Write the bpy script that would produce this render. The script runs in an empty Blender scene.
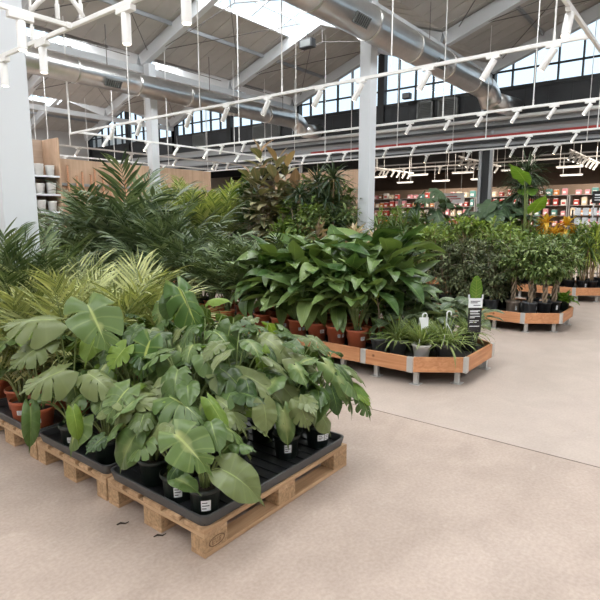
import bpy, math, random
import numpy as np

C = bpy.context.scene.collection
R = math.radians
RND = random.Random(7)

# ------------------------------------------------------------------ camera
CAM_H = 1.5765
YAW_C, YAW_S = 0.61861, 0.78570          # hall axes: X runs away to the right, Y runs away to the left
PITCH = 0.15627
FPX = 525.0

def ray(px, py):
    a = (px - 300) / FPX; b = (300 - py) / FPX
    dy = math.cos(PITCH) + b * math.sin(PITCH); dz = b * math.cos(PITCH) - math.sin(PITCH)
    return np.array([YAW_C * a + YAW_S * dy, -YAW_S * a + YAW_C * dy, dz])

def at_t(px, py, t):
    """world point at forward (horizontal) distance t, used to measure the place"""
    r = ray(px, py)
    k = t / (r[0] * YAW_S + r[1] * YAW_C)
    q = r * k
    return np.array([q[0], q[1], q[2] + CAM_H])

def y_at(px, X, z):
    """Y of the point seen at column px on the line X, z"""
    a = (px - 300) / FPX
    # horizontal direction depends slightly on the pitch; iterate
    py = 200
    for _ in range(6):
        r = ray(px, py); k = X / r[0]
        y = r[1] * k
        d = (X * YAW_S + y * YAW_C)
        u = (z - CAM_H)
        dd = d * math.cos(PITCH) - u * math.sin(PITCH); uu = d * math.sin(PITCH) + u * math.cos(PITCH)
        py = 300 - FPX * uu / dd
    return y

# ------------------------------------------------------------------ mesh helpers
class MB:
    def __init__(self):
        self.v = []; self.f = []; self.uv = []; self.n = 0
    def add(self, v, f, uv=None):
        v = np.asarray(v, float)
        if uv is None: uv = np.zeros((len(v), 2))
        self.v.append(v); self.uv.append(np.asarray(uv, float))
        n = self.n
        self.f.extend([tuple(i + n for i in q) for q in f])
        self.n += len(v)
        return self
    def box(self, x0, x1, y0, y1, z0, z1):
        v = [(x, y, z) for z in (z0, z1) for y in (y0, y1) for x in (x0, x1)]
        f = [(0, 2, 3, 1), (4, 5, 7, 6), (0, 1, 5, 4), (2, 6, 7, 3), (0, 4, 6, 2), (1, 3, 7, 5)]
        return self.add(v, f)
    def beam(self, a, b, w, h, up=(0, 0, 1)):
        """box from a to b, w wide sideways, h high along up, centred on the line"""
        a = np.array(a, float); b = np.array(b, float); d = b - a; d /= np.linalg.norm(d)
        s = np.cross(d, up); s /= np.linalg.norm(s); u = np.cross(s, d)
        v = []
        for p in (a, b):
            for i, j in ((-1, -1), (1, -1), (1, 1), (-1, 1)):
                v.append(p + s * w / 2 * i + u * h / 2 * j)
        return self.add(v, [(3, 2, 1, 0), (4, 5, 6, 7), (0, 1, 5, 4), (1, 2, 6, 5), (2, 3, 7, 6), (3, 0, 4, 7)])
    def tube(self, pts, r, sides=6, caps=True):
        pts = [np.array(p, float) for p in pts]; n = len(pts)
        rs = r if hasattr(r, '__len__') else [r] * n
        v = []; ref = None
        for i, p in enumerate(pts):
            d = pts[min(i + 1, n - 1)] - pts[max(i - 1, 0)]
            d /= (np.linalg.norm(d) + 1e-12)
            if ref is None: ref = np.array([0, 0, 1.]) if abs(d[2]) < .9 else np.array([1., 0, 0])
            s = np.cross(d, ref); s /= (np.linalg.norm(s) + 1e-12); u = np.cross(s, d); ref = u
            for k in range(sides):
                a = 2 * math.pi * k / sides
                v.append(p + (s * math.cos(a) + u * math.sin(a)) * rs[i])
        f = [(i * sides + k, i * sides + (k + 1) % sides, (i + 1) * sides + (k + 1) % sides, (i + 1) * sides + k)
             for i in range(n - 1) for k in range(sides)]
        if caps:
            f.append(tuple(range(sides - 1, -1, -1))); f.append(tuple((n - 1) * sides + k for k in range(sides)))
        return self.add(v, f)
    def lathe(self, prof, n=24, c=(0, 0, 0), close=False):
        v = [(c[0] + r * math.cos(2 * math.pi * k / n), c[1] + r * math.sin(2 * math.pi * k / n), c[2] + z)
             for r, z in prof for k in range(n)]
        m = len(prof)
        f = [(i * n + k, i * n + (k + 1) % n, (i + 1) * n + (k + 1) % n, (i + 1) * n + k) for i in range(m - 1) for k in range(n)]
        if close:
            f.append(tuple(range(n - 1, -1, -1))); f.append(tuple((m - 1) * n + k for k in range(n)))
        return self.add(v, f)
    def prism(self, poly, z0, z1):
        n = len(poly)
        v = [(x, y, z0) for x, y in poly] + [(x, y, z1) for x, y in poly]
        f = [tuple(range(n - 1, -1, -1)), tuple(range(n, 2 * n))] + [(k, (k + 1) % n, n + (k + 1) % n, n + k) for k in range(n)]
        return self.add(v, f)
    def leaf(self, tpl, origin, d, up, scale=1.0, wscale=None):
        """place a leaf template (base at 0, along +Y, normal +Z)"""
        v, f, uv = tpl
        d = np.array(d, float); d /= np.linalg.norm(d)
        up = np.array(up, float)
        s = np.cross(d, up); ns = np.linalg.norm(s)
        if ns < 1e-4: s = np.cross(d, (1, .3, .2)); ns = np.linalg.norm(s)
        s /= ns; z = np.cross(s, d)
        ws = scale if wscale is None else wscale
        M = np.array([s * ws, d * scale, z * scale])
        return self.add(v @ M + np.asarray(origin, float), f, uv)
    def mesh(self, name, smooth=False):
        me = bpy.data.meshes.new(name)
        if self.n == 0: return me
        v = np.concatenate(self.v); uv = np.concatenate(self.uv)
        me.from_pydata(v.tolist(), [], self.f)
        li = np.zeros(len(me.loops), dtype=np.int32)
        me.loops.foreach_get('vertex_index', li)
        if np.any(uv):
            l = me.uv_layers.new(name='leaf')
            l.data.foreach_set('uv', uv[li].ravel())
        if smooth: me.polygons.foreach_set('use_smooth', [True] * len(me.polygons))
        me.update()
        return me
    def build(self, name, mat, parent=None, smooth=False, bevel=0):
        me = self.mesh(name, smooth)
        me.materials.append(mat)
        return link_mesh(name, me, parent, bevel)

def link_mesh(name, me, parent=None, bevel=0):
    o = bpy.data.objects.new(name, me); C.objects.link(o)
    if parent is not None: o.parent = parent
    if bevel:
        b = o.modifiers.new('edge', 'BEVEL'); b.width = bevel; b.segments = 2; b.limit_method = 'ANGLE'
    return o

def tag(o, label, cat, group=None):
    o['label'] = label; o['category'] = cat
    if group: o['group'] = group
    return o

def thing(name, label, cat, loc=(0, 0, 0), rz=0.0, group=None):
    o = bpy.data.objects.new(name, None); C.objects.link(o)
    o.empty_display_size = .1
    o.location = tuple(float(q) for q in loc); o.rotation_euler = (0, 0, rz)
    return tag(o, label, cat, group)

def struct(name, mb, mat, parent=None, smooth=False, bevel=0):
    o = mb.build(name, mat, parent, smooth, bevel)
    o['kind'] = 'structure'
    return o

def dup(root, loc, rz, label, group=None):
    r = root.copy(); C.objects.link(r); r.location = tuple(float(q) for q in loc); r.rotation_euler = (0, 0, rz)
    r['label'] = label
    if group: r['group'] = group
    for ch in list(root.children):
        c = ch.copy(); C.objects.link(c); c.parent = r
        for g in list(ch.children):
            d = g.copy(); C.objects.link(d); d.parent = c
    return r

ORD = ['first', 'second', 'third', 'fourth', 'fifth', 'sixth', 'seventh', 'eighth', 'ninth', 'tenth', 'eleventh', 'twelfth',
       'thirteenth', 'fourteenth', 'fifteenth', 'sixteenth']

# ------------------------------------------------------------------ materials
def nodes(name):
    m = bpy.data.materials.new(name); m.use_nodes = True
    nt = m.node_tree; nt.nodes.clear()
    out = nt.nodes.new('ShaderNodeOutputMaterial')
    return m, nt, out

def N(nt, t, **kw):
    n = nt.nodes.new(t)
    for k, v in kw.items(): setattr(n, k, v)
    return n

def rgba(c): return (c[0], c[1], c[2], 1)

def mix(nt, fac, a, b, mode='MIX'):
    n = N(nt, 'ShaderNodeMix', data_type='RGBA', blend_type=mode)
    for sock, val in ((n.inputs[0], fac), (n.inputs[6], a), (n.inputs[7], b)):
        if isinstance(val, (int, float)): sock.default_value = val
        elif isinstance(val, tuple): sock.default_value = rgba(val)
        else: nt.links.new(val, sock)
    return n.outputs[2]

def plain(name, col, rough=.5, metal=0, noise=0, nscale=20, spec=.5, bump=0, stretch=None):
    m, nt, out = nodes(name)
    p = N(nt, 'ShaderNodeBsdfPrincipled')
    p.inputs['Base Color'].default_value = rgba(col); p.inputs['Roughness'].default_value = rough
    p.inputs['Metallic'].default_value = metal; p.inputs['Specular IOR Level'].default_value = spec
    if noise or bump:
        tc = N(nt, 'ShaderNodeTexCoord'); no = N(nt, 'ShaderNodeTexNoise'); no.inputs['Scale'].default_value = nscale
        no.inputs['Detail'].default_value = 5
        src = tc.outputs['Object']
        if stretch:
            mp = N(nt, 'ShaderNodeMapping'); mp.inputs['Scale'].default_value = stretch
            nt.links.new(src, mp.inputs[0]); src = mp.outputs[0]
        nt.links.new(src, no.inputs['Vector'])
        if noise:
            rp = N(nt, 'ShaderNodeValToRGB'); rp.color_ramp.elements[0].position = .3; rp.color_ramp.elements[1].position = .7
            rp.color_ramp.elements[0].color = rgba([c * (1 - noise) for c in col]); rp.color_ramp.elements[1].color = rgba([min(1, c * (1 + noise)) for c in col])
            nt.links.new(no.outputs['Fac'], rp.inputs[0]); nt.links.new(rp.outputs[0], p.inputs['Base Color'])
        if bump:
            bp = N(nt, 'ShaderNodeBump'); bp.inputs['Strength'].default_value = bump; bp.inputs['Distance'].default_value = .01
            nt.links.new(no.outputs['Fac'], bp.inputs['Height']); nt.links.new(bp.outputs[0], p.inputs['Normal'])
    nt.links.new(p.outputs[0], out.inputs[0])
    return m

def emit(name, col, strength):
    m, nt, out = nodes(name)
    e = N(nt, 'ShaderNodeEmission'); e.inputs[0].default_value = rgba(col); e.inputs[1].default_value = strength
    nt.links.new(e.outputs[0], out.inputs[0])
    try: m.cycles.emission_sampling = 'NONE'
    except Exception: pass
    return m

def wood(name, c1, c2, axis='X', scale=1.0, knots=True, rough=.6):
    """grain running along the given axis"""
    m, nt, out = nodes(name)
    p = N(nt, 'ShaderNodeBsdfPrincipled'); p.inputs['Roughness'].default_value = rough; p.inputs['Specular IOR Level'].default_value = .3
    tc = N(nt, 'ShaderNodeTexCoord'); mp = N(nt, 'ShaderNodeMapping')
    s = {'X': (1.2, 22, 22), 'Y': (22, 1.2, 22), 'Z': (22, 22, 1.2)}[axis]
    mp.inputs['Scale'].default_value = tuple(q * scale for q in s)
    nt.links.new(tc.outputs['Object'], mp.inputs[0])
    no = N(nt, 'ShaderNodeTexNoise'); no.inputs['Scale'].default_value = 1.5; no.inputs['Detail'].default_value = 6
    no.inputs['Distortion'].default_value = .6
    nt.links.new(mp.outputs[0], no.inputs['Vector'])
    rp = N(nt, 'ShaderNodeValToRGB'); rp.color_ramp.elements[0].position = .32; rp.color_ramp.elements[1].position = .68
    rp.color_ramp.elements[0].color = rgba(c2); rp.color_ramp.elements[1].color = rgba(c1)
    nt.links.new(no.outputs['Fac'], rp.inputs[0])
    col = rp.outputs[0]
    n2 = N(nt, 'ShaderNodeTexNoise'); n2.inputs['Scale'].default_value = 4; nt.links.new(tc.outputs['Object'], n2.inputs['Vector'])
    r2 = N(nt, 'ShaderNodeValToRGB'); r2.color_ramp.elements[0].color = (.75, .72, .7, 1); r2.color_ramp.elements[1].color = (1.1, 1.1, 1.1, 1)
    nt.links.new(n2.outputs['Fac'], r2.inputs[0])
    col = mix(nt, 1.0, col, r2.outputs[0], 'MULTIPLY')
    if knots:
        v = N(nt, 'ShaderNodeTexVoronoi'); v.inputs['Scale'].default_value = 5
        nt.links.new(tc.outputs['Object'], v.inputs['Vector'])
        r3 = N(nt, 'ShaderNodeValToRGB'); r3.color_ramp.elements[0].position = .05; r3.color_ramp.elements[1].position = .11
        r3.color_ramp.elements[0].color = (1, 1, 1, 1); r3.color_ramp.elements[1].color = (0, 0, 0, 1)
        nt.links.new(v.outputs['Distance'], r3.inputs[0])
        col = mix(nt, r3.outputs[0], col, tuple(q * .35 for q in c2))
    nt.links.new(col, p.inputs['Base Color'])
    bp = N(nt, 'ShaderNodeBump'); bp.inputs['Strength'].default_value = .25; bp.inputs['Distance'].default_value = .004
    nt.links.new(no.outputs['Fac'], bp.inputs['Height']); nt.links.new(bp.outputs[0], p.inputs['Normal'])
    nt.links.new(p.outputs[0], out.inputs[0])
    return m

def leafmat(name, base, alt, rib=None, ribw=.03, veins=0, veinamt=.25, rough=.42, trans=.22, patch=None, patchamt=0, edge=None):
    m, nt, out = nodes(name)
    p = N(nt, 'ShaderNodeBsdfPrincipled'); p.inputs['Roughness'].default_value = rough; p.inputs['Specular IOR Level'].default_value = .32
    g = N(nt, 'ShaderNodeNewGeometry')
    rp = N(nt, 'ShaderNodeValToRGB'); e = rp.color_ramp.elements
    e[0].position = 0; e[0].color = rgba(base); e[1].position = 1; e[1].color = rgba(alt)
    nt.links.new(g.outputs['Random Per Island'], rp.inputs[0])
    col = rp.outputs[0]
    uv = N(nt, 'ShaderNodeUVMap'); sep = N(nt, 'ShaderNodeSeparateXYZ'); nt.links.new(uv.outputs[0], sep.inputs[0])
    def math_(op, a, b=None, clamp=False):
        n = N(nt, 'ShaderNodeMath', operation=op); n.use_clamp = clamp
        for i, q in enumerate((a, b)):
            if q is None: continue
            if isinstance(q, (int, float)): n.inputs[i].default_value = q
            else: nt.links.new(q, n.inputs[i])
        return n.outputs[0]
    au = math_('ABSOLUTE', math_('SUBTRACT', sep.outputs[0], .5))
    if patch is not None:
        # variegation: pale sectors along the midrib, on some leaves only
        tc = N(nt, 'ShaderNodeTexCoord'); no = N(nt, 'ShaderNodeTexNoise'); no.inputs['Scale'].default_value = 9
        nt.links.new(tc.outputs['Object'], no.inputs['Vector'])
        k = math_('MULTIPLY', math_('SUBTRACT', .5, au), 2.0)
        k = math_('ADD', math_('MULTIPLY', k, .8), math_('MULTIPLY', no.outputs['Fac'], 1.0))
        k = math_('ADD', k, math_('MULTIPLY', math_('SUBTRACT', g.outputs['Random Per Island'], .5), .9))
        k = math_('MULTIPLY', math_('SUBTRACT', k, 1.25), 2.2, True)
        k = math_('MULTIPLY', k, patchamt)
        col = mix(nt, k, col, patch)
    if veins and rib is not None:
        w = math_('SINE', math_('MULTIPLY', sep.outputs[1], veins * 2 * math.pi))
        w = math_('MULTIPLY', math_('SUBTRACT', w, .8), 5.0, True)
        w = math_('MULTIPLY', w, veinamt)
        col = mix(nt, w, col, rib)
    if rib is not None:
        k = math_('MULTIPLY', math_('SUBTRACT', ribw, au), 1.0 / max(ribw, 1e-3) * 1.6, True)
        k = math_('MULTIPLY', k, .8)
        col = mix(nt, k, col, rib)
    if edge is not None:
        k = math_('MULTIPLY', math_('SUBTRACT', au, .3), 8, True)
        col = mix(nt, k, col, edge)
    nt.links.new(col, p.inputs['Base Color'])
    tr = N(nt, 'ShaderNodeBsdfTranslucent')
    tcol = mix(nt, 1.0, col, (1.5, 1.5, .7), 'MULTIPLY')
    nt.links.new(tcol, tr.inputs[0])
    ms = N(nt, 'ShaderNodeMixShader'); ms.inputs[0].default_value = trans
    nt.links.new(p.outputs[0], ms.inputs[1]); nt.links.new(tr.outputs[0], ms.inputs[2])
    nt.links.new(ms.outputs[0], out.inputs[0])
    return m

def glassmat(name, tint=(1, 1, 1), gl=.06):
    m, nt, out = nodes(name)
    t = N(nt, 'ShaderNodeBsdfTransparent'); t.inputs[0].default_value = rgba(tint)
    g = N(nt, 'ShaderNodeBsdfGlossy'); g.inputs['Roughness'].default_value = .02
    ms = N(nt, 'ShaderNodeMixShader'); ms.inputs[0].default_value = gl
    nt.links.new(t.outputs[0], ms.inputs[1]); nt.links.new(g.outputs[0], ms.inputs[2]); nt.links.new(ms.outputs[0], out.inputs[0])
    return m

def concrete():
    m, nt, out = nodes('concrete')
    p = N(nt, 'ShaderNodeBsdfPrincipled'); p.inputs['Specular IOR Level'].default_value = .35
    tc = N(nt, 'ShaderNodeTexCoord')
    def noise(s, d=5, dist=0, stretch=None):
        n = N(nt, 'ShaderNodeTexNoise'); n.inputs['Scale'].default_value = s; n.inputs['Detail'].default_value = d; n.inputs['Distortion'].default_value = dist
        src = tc.outputs['Object']
        if stretch:
            mp = N(nt, 'ShaderNodeMapping'); mp.inputs['Scale'].default_value = stretch; mp.inputs['Rotation'].default_value = (0, 0, .5)
            nt.links.new(src, mp.inputs[0]); src = mp.outputs[0]
        nt.links.new(src, n.inputs['Vector']); return n.outputs['Fac']
    def ramp(f, a, b, c0, c1):
        r = N(nt, 'ShaderNodeValToRGB'); r.color_ramp.elements[0].position = a; r.color_ramp.elements[1].position = b
        r.color_ramp.elements[0].color = rgba(c0); r.color_ramp.elements[1].color = rgba(c1); nt.links.new(f, r.inputs[0]); return r.outputs[0]
    col = ramp(noise(.7, 4, 1.0), .3, .7, FLOOR_A, FLOOR_B)
    col = mix(nt, .5, col, ramp(noise(3.2, 6, .8), .35, .65, tuple(q * .9 for q in FLOOR_A), tuple(q * 1.04 for q in FLOOR_B)))
    # pale scuffs and trowel marks
    k = ramp(noise(5, 7, 1.5, (1, 2.6, 1)), .60, .72, (0, 0, 0), (.16, .16, .16))
    col = mix(nt, k, col, (.60, .52, .46))
    # fine grit
    col = mix(nt, .22, col, ramp(noise(55, 6, 0), .35, .65, (.24, .185, .155), (.50, .41, .36)))
    # the slab beyond the joint was poured separately and is a little greyer and paler
    sx = N(nt, 'ShaderNodeSeparateXYZ'); nt.links.new(tc.outputs['Object'], sx.inputs[0])
    gt = N(nt, 'ShaderNodeMath', operation='GREATER_THAN'); nt.links.new(sx.outputs[0], gt.inputs[0]); gt.inputs[1].default_value = 3.65
    hf = N(nt, 'ShaderNodeMath', operation='MULTIPLY'); nt.links.new(gt.outputs[0], hf.inputs[0]); hf.inputs[1].default_value = .35
    col = mix(nt, hf.outputs[0], col, (.47, .415, .375))
    # small darker specks of dirt
    k = ramp(noise(18, 2, 0), .66, .72, (0, 0, 0), (.5, .5, .5))
    k2 = ramp(noise(1.3, 3, 0), .5, .62, (0, 0, 0), (1, 1, 1))
    k = mix(nt, 1.0, k, k2, 'MULTIPLY')
    col = mix(nt, k, col, (.34, .27, .22))
    nt.links.new(col, p.inputs['Base Color'])
    rr = ramp(noise(2.0, 5, .5), .3, .7, (.42, .42, .42), (.62, .62, .62)); nt.links.new(rr, p.inputs['Roughness'])
    bp = N(nt, 'ShaderNodeBump'); bp.inputs['Strength'].default_value = .08; bp.inputs['Distance'].default_value = .01
    nt.links.new(noise(30, 4), bp.inputs['Height']); nt.links.new(bp.outputs[0], p.inputs['Normal'])
    nt.links.new(p.outputs[0], out.inputs[0])
    return m

FLOOR_A = (.345, .270, .225); FLOOR_B = (.43, .345, .295)
M = {}
M['concrete'] = concrete()
M['joint'] = plain('joint', (.16, .125, .105), .8, noise=.3)
M['white'] = plain('white paint', (.66, .69, .73), .45)
M['white_steel'] = plain('white steel', (.66, .69, .72), .45)
M['white_fit'] = plain('white lamp enamel', (.86, .86, .85), .35)
M['roof'] = plain('roof sheet', (.50, .48, .455), .6, noise=.06, nscale=3)
M['black_steel'] = plain('black steel', (.022, .024, .027), .5)
M['dark_panel'] = plain('dark panel', (.03, .033, .038), .6, noise=.2, nscale=2)
M['louvre'] = plain('louvre grey', (.17, .18, .18), .5)
M['corrugated'] = plain('corrugated grey', (.36, .37, .38), .45)
M['red'] = plain('red paint', (.45, .05, .045), .45)
M['galv'] = plain('galvanised duct', (.72, .71, .70), .28, .95, noise=.06, nscale=6)
M['galv_leg'] = plain('galvanised leg', (.62, .62, .61), .42, .55)
M['silver_col'] = plain('grey steel column', (.35, .37, .39), .4, .4)
M['cable'] = plain('cable', (.72, .72, .72), .5)
M['rod'] = plain('tie rod', (.16, .15, .145), .5)
M['glass'] = glassmat('window glass', (.97, .99, 1.0))
M['lens'] = emit('lamp lens', (1.0, .90, .74), 7.0)
M['lens_warm'] = emit('warm lamp lens', (1.0, .72, .42), 14.0)
M['strip'] = emit('strip light', (1.0, .93, .82), 2.2)
M['pallet'] = wood('pallet pine', (.60, .40, .24), (.38, .23, .125), 'X')
M['pallet_y'] = wood('pallet pine cross', (.60, .41, .25), (.36, .22, .12), 'Y')
M['block'] = plain('pressed chip block', (.40, .255, .14), .8, noise=.32, nscale=60, bump=.3)
M['stamp'] = plain('burnt stamp', (.16, .09, .05), .9)
M['board'] = wood('orange pine board', (.70, .36, .185), (.54, .235, .11), 'Y', knots=True, rough=.5)
M['board_x'] = wood('orange pine board cross', (.70, .36, .185), (.54, .235, .11), 'X', knots=True, rough=.5)
M['deck'] = plain('black bench liner', (.03, .028, .026), .8)
M['tray'] = plain('black tray plastic', (.020, .021, .023), .42, spec=.5)
M['tray_lip'] = plain('tray lip plastic', (.072, .073, .076), .45)
M['pot_dark'] = plain('dark green pot', (.012, .020, .017), .4)
M['pot_black'] = plain('black pot', (.018, .019, .021), .42)
M['pot_terra'] = plain('terracotta pot', (.47, .125, .06), .5, noise=.07, nscale=8)
M['pot_grey'] = plain('grey pot', (.085, .092, .10), .45)
M['pot_beige'] = plain('taupe pot', (.26, .215, .18), .55)
M['pot_white'] = plain('white pot', (.74, .75, .77), .4)
M['soil'] = plain('soil', (.035, .024, .017), .95, noise=.4, nscale=90, bump=.6)
M['paper'] = plain('white label paper', (.78, .80, .83), .5)
M['ink'] = plain('printed ink', (.10, .10, .12), .6)
M['sign_white'] = plain('white sign card', (.80, .83, .86), .4)
M['sign_black'] = plain('black sign card', (.015, .016, .018), .4)
M['ply'] = wood('plywood sheet', (.66, .47, .34), (.57, .39, .27), 'Z', .5, False, .6)
M['ply_dark'] = wood('plywood back', (.52, .40, .31), (.45, .34, .26), 'X', .5, False, .6)
M['copper'] = plain('orange coir', (.44, .22, .12), .7, noise=.2, nscale=30)
M['stoneware'] = plain('pale stoneware', (.78, .77, .75), .5, noise=.05)
M['stoneware_b'] = plain('beige stoneware', (.62, .55, .47), .5, noise=.05)
M['shelf_grey'] = plain('shelf grey', (.35, .36, .37), .4, .3)
M['ceil_dark'] = plain('dark ceiling', (.018, .017, .017), .8)
M['store_wall'] = plain('store back wall', (.16, .12, .095), .8)
M['soffit'] = plain('brown soffit', (.24, .175, .13), .7)
M['cream_wall'] = plain('cream wall panel', (.52, .50, .48), .7)
# foliage; the wide per-leaf tone spread partly stands in for highlights and shade
M['lf_monstera'] = leafmat('monstera leaf', (.022, .050, .012), (.105, .165, .048), (.22, .30, .09), .02, 6, .10, .33, .13, (.55, .56, .26), .4)
M['lf_monstera_pale'] = leafmat('pale monstera leaf', (.065, .115, .028), (.12, .175, .055), (.36, .42, .15), .03, 6, .16, .35, .18, (.58, .58, .26), .9)
M['lf_monstera_grey'] = leafmat('grey green monstera leaf', (.045, .075, .020), (.20, .23, .095), (.26, .33, .12), .02, 6, .10, .34, .13, (.40, .42, .26), .3)
M['lf_monstera_lime'] = leafmat('lime monstera leaf', (.10, .19, .03), (.20, .28, .05), (.34, .42, .11), .03, 6, .12, .42, .35)
M['lf_monstera_rib'] = leafmat('lime ribbed monstera leaf', (.045, .105, .022), (.075, .14, .035), (.42, .48, .13), .05, 6, .2, .33, .2)
M['stem_green'] = plain('green stalk', (.17, .22, .07), .5, noise=.15, nscale=12)
M['stem_dark'] = plain('dark green stalk', (.07, .10, .035), .55)
M['bark'] = plain('grey bark', (.26, .20, .14), .85, noise=.3, nscale=25, bump=.4)
M['cane'] = plain('tan cane', (.40, .28, .17), .8, noise=.2, nscale=20)
M['lf_areca'] = leafmat('areca leaflet', (.07, .11, .025), (.52, .54, .25), (.45, .46, .2), .08, 0, 0, .45, .16)
M['lf_areca_mid'] = leafmat('mid areca leaflet', (.07, .13, .03), (.42, .46, .17), None, .1, 0, 0, .45, .25)
M['lf_kentia'] = leafmat('kentia leaflet', (.032, .060, .027), (.19, .245, .13), None, .06, 0, 0, .36, .12)
M['lf_chamae'] = leafmat('parlour palm leaflet', (.035, .068, .026), (.185, .235, .11), None, .06, 0, 0, .4, .13)
M['lf_spath'] = leafmat('peace lily leaf', (.032, .080, .018), (.18, .25, .085), (.26, .36, .12), .02, 13, .10, .34, .15)
M['lf_cala'] = leafmat('calathea leaf', (.05, .085, .04), (.17, .21, .12), (.28, .34, .2), .04, 9, .35, .4, .18)
M['lf_spider'] = leafmat('spider plant blade', (.10, .165, .04), (.27, .35, .13), (.42, .45, .24), .2, 0, 0, .45, .25)
M['lf_small'] = leafmat('glossy small leaf', (.014, .028, .010), (.21, .24, .12), None, .03, 0, 0, .32, .10)
M['lf_micro'] = leafmat('ficus leaf', (.04, .085, .02), (.26, .33, .115), None, .03, 0, 0, .34, .15)
M['lf_scheff'] = leafmat('schefflera leaf', (.11, .18, .04), (.30, .38, .11), None, .03, 0, 0, .4, .28)
M['lf_rubber'] = leafmat('rubber plant leaf', (.09, .11, .05), (.40, .36, .21), (.46, .30, .2), .05, 0, 0, .32, .12, (.55, .48, .28), .9)
M['lf_rubber_red'] = leafmat('young rubber plant leaf', (.26, .15, .085), (.40, .28, .16), (.46, .25, .14), .04, 0, 0, .35, .15)
M['lf_fiddle'] = leafmat('fiddle leaf', (.025, .055, .02), (.085, .13, .05), (.14, .18, .08), .03, 8, .15, .35, .12)
M['lf_drac'] = leafmat('dracaena blade', (.045, .085, .028), (.12, .18, .055), (.20, .27, .09), .1, 0, 0, .4, .2)
M['lf_drac_dark'] = leafmat('dark dracaena blade', (.025, .05, .026), (.10, .14, .08), None, .1, 0, 0, .4, .12)
M['lf_drac_lime'] = leafmat('lime dracaena blade', (.24, .32, .055), (.40, .46, .10), (.46, .5, .18), .15, 0, 0, .42, .3)
M['lf_croton'] = leafmat('orange croton leaf', (.60, .31, .03), (.76, .52, .08), (.80, .6, .15), .08, 0, 0, .4, .2)
M['lf_tan'] = leafmat('tan cordyline leaf', (.40, .28, .20), (.60, .47, .35), (.30, .36, .16), .15, 0, 0, .45, .2)
M['lf_aloc'] = leafmat('alocasia leaf', (.11, .22, .03), (.17, .30, .05), (.34, .44, .12), .025, 7, .25, .36, .4)
M['lf_philo'] = leafmat('philodendron leaf', (.045, .085, .045), (.085, .13, .07), (.18, .24, .12), .025, 7, .2, .38, .15)
M['lf_fern'] = leafmat('fern leaflet', (.11, .19, .04), (.22, .30, .08), None, .05, 0, 0, .5, .3)
M['lf_blue'] = leafmat('blue green leaf', (.13, .18, .13), (.26, .32, .22), (.36, .42, .28), .06, 0, 0, .45, .15)

# ------------------------------------------------------------------ leaf templates
def strip_leaf(L, W, ns=6, peak=.4, power=1.0, fold=.25, droop=.5, twist=0.0, wave=0.0, rng=None, flat=False):
    """a blade with midrib: ns segments long; droop in radians over the length"""
    v = []; uv = []; f = []
    y = z = 0.0; step = L / ns
    ph = (rng or RND).random() * 6
    for i in range(ns + 1):
        s = i / ns
        t = s ** (math.log(.5) / math.log(peak))
        w = W / 2 * max(0.0, math.sin(math.pi * min(1, t))) ** power
        w = max(w, W * .02 if i not in (0,) else W * .06)
        a = -droop * s
        if i:
            y += step * math.cos(-droop * (s - .5 / ns)); z += step * math.sin(-droop * (s - .5 / ns))
        nz, ny = math.cos(a), -math.sin(a)
        tw = twist * s
        e = fold * w + wave * W * math.sin(ph + s * 9)
        e2 = fold * w + wave * W * math.sin(ph + 2 + s * 8)
        wx = w * math.cos(tw); wz = w * math.sin(tw)
        if flat:
            v += [(-wx, y, z - wz), (wx, y, z + wz)]; uv += [(0.2, s), (.8, s)]
        else:
            v += [(-wx, y + ny * e, z + nz * e - wz), (0, y, z), (wx, y + ny * e2, z + nz * e2 + wz)]; uv += [(0, s), (.5, s), (1, s)]
    k = 2 if flat else 3
    for i in range(ns):
        for j in range(k - 1):
            a = i * k + j
            f.append((a, a + 1, a + k + 1, a + k))
    return np.array(v), f, np.array(uv)

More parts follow.
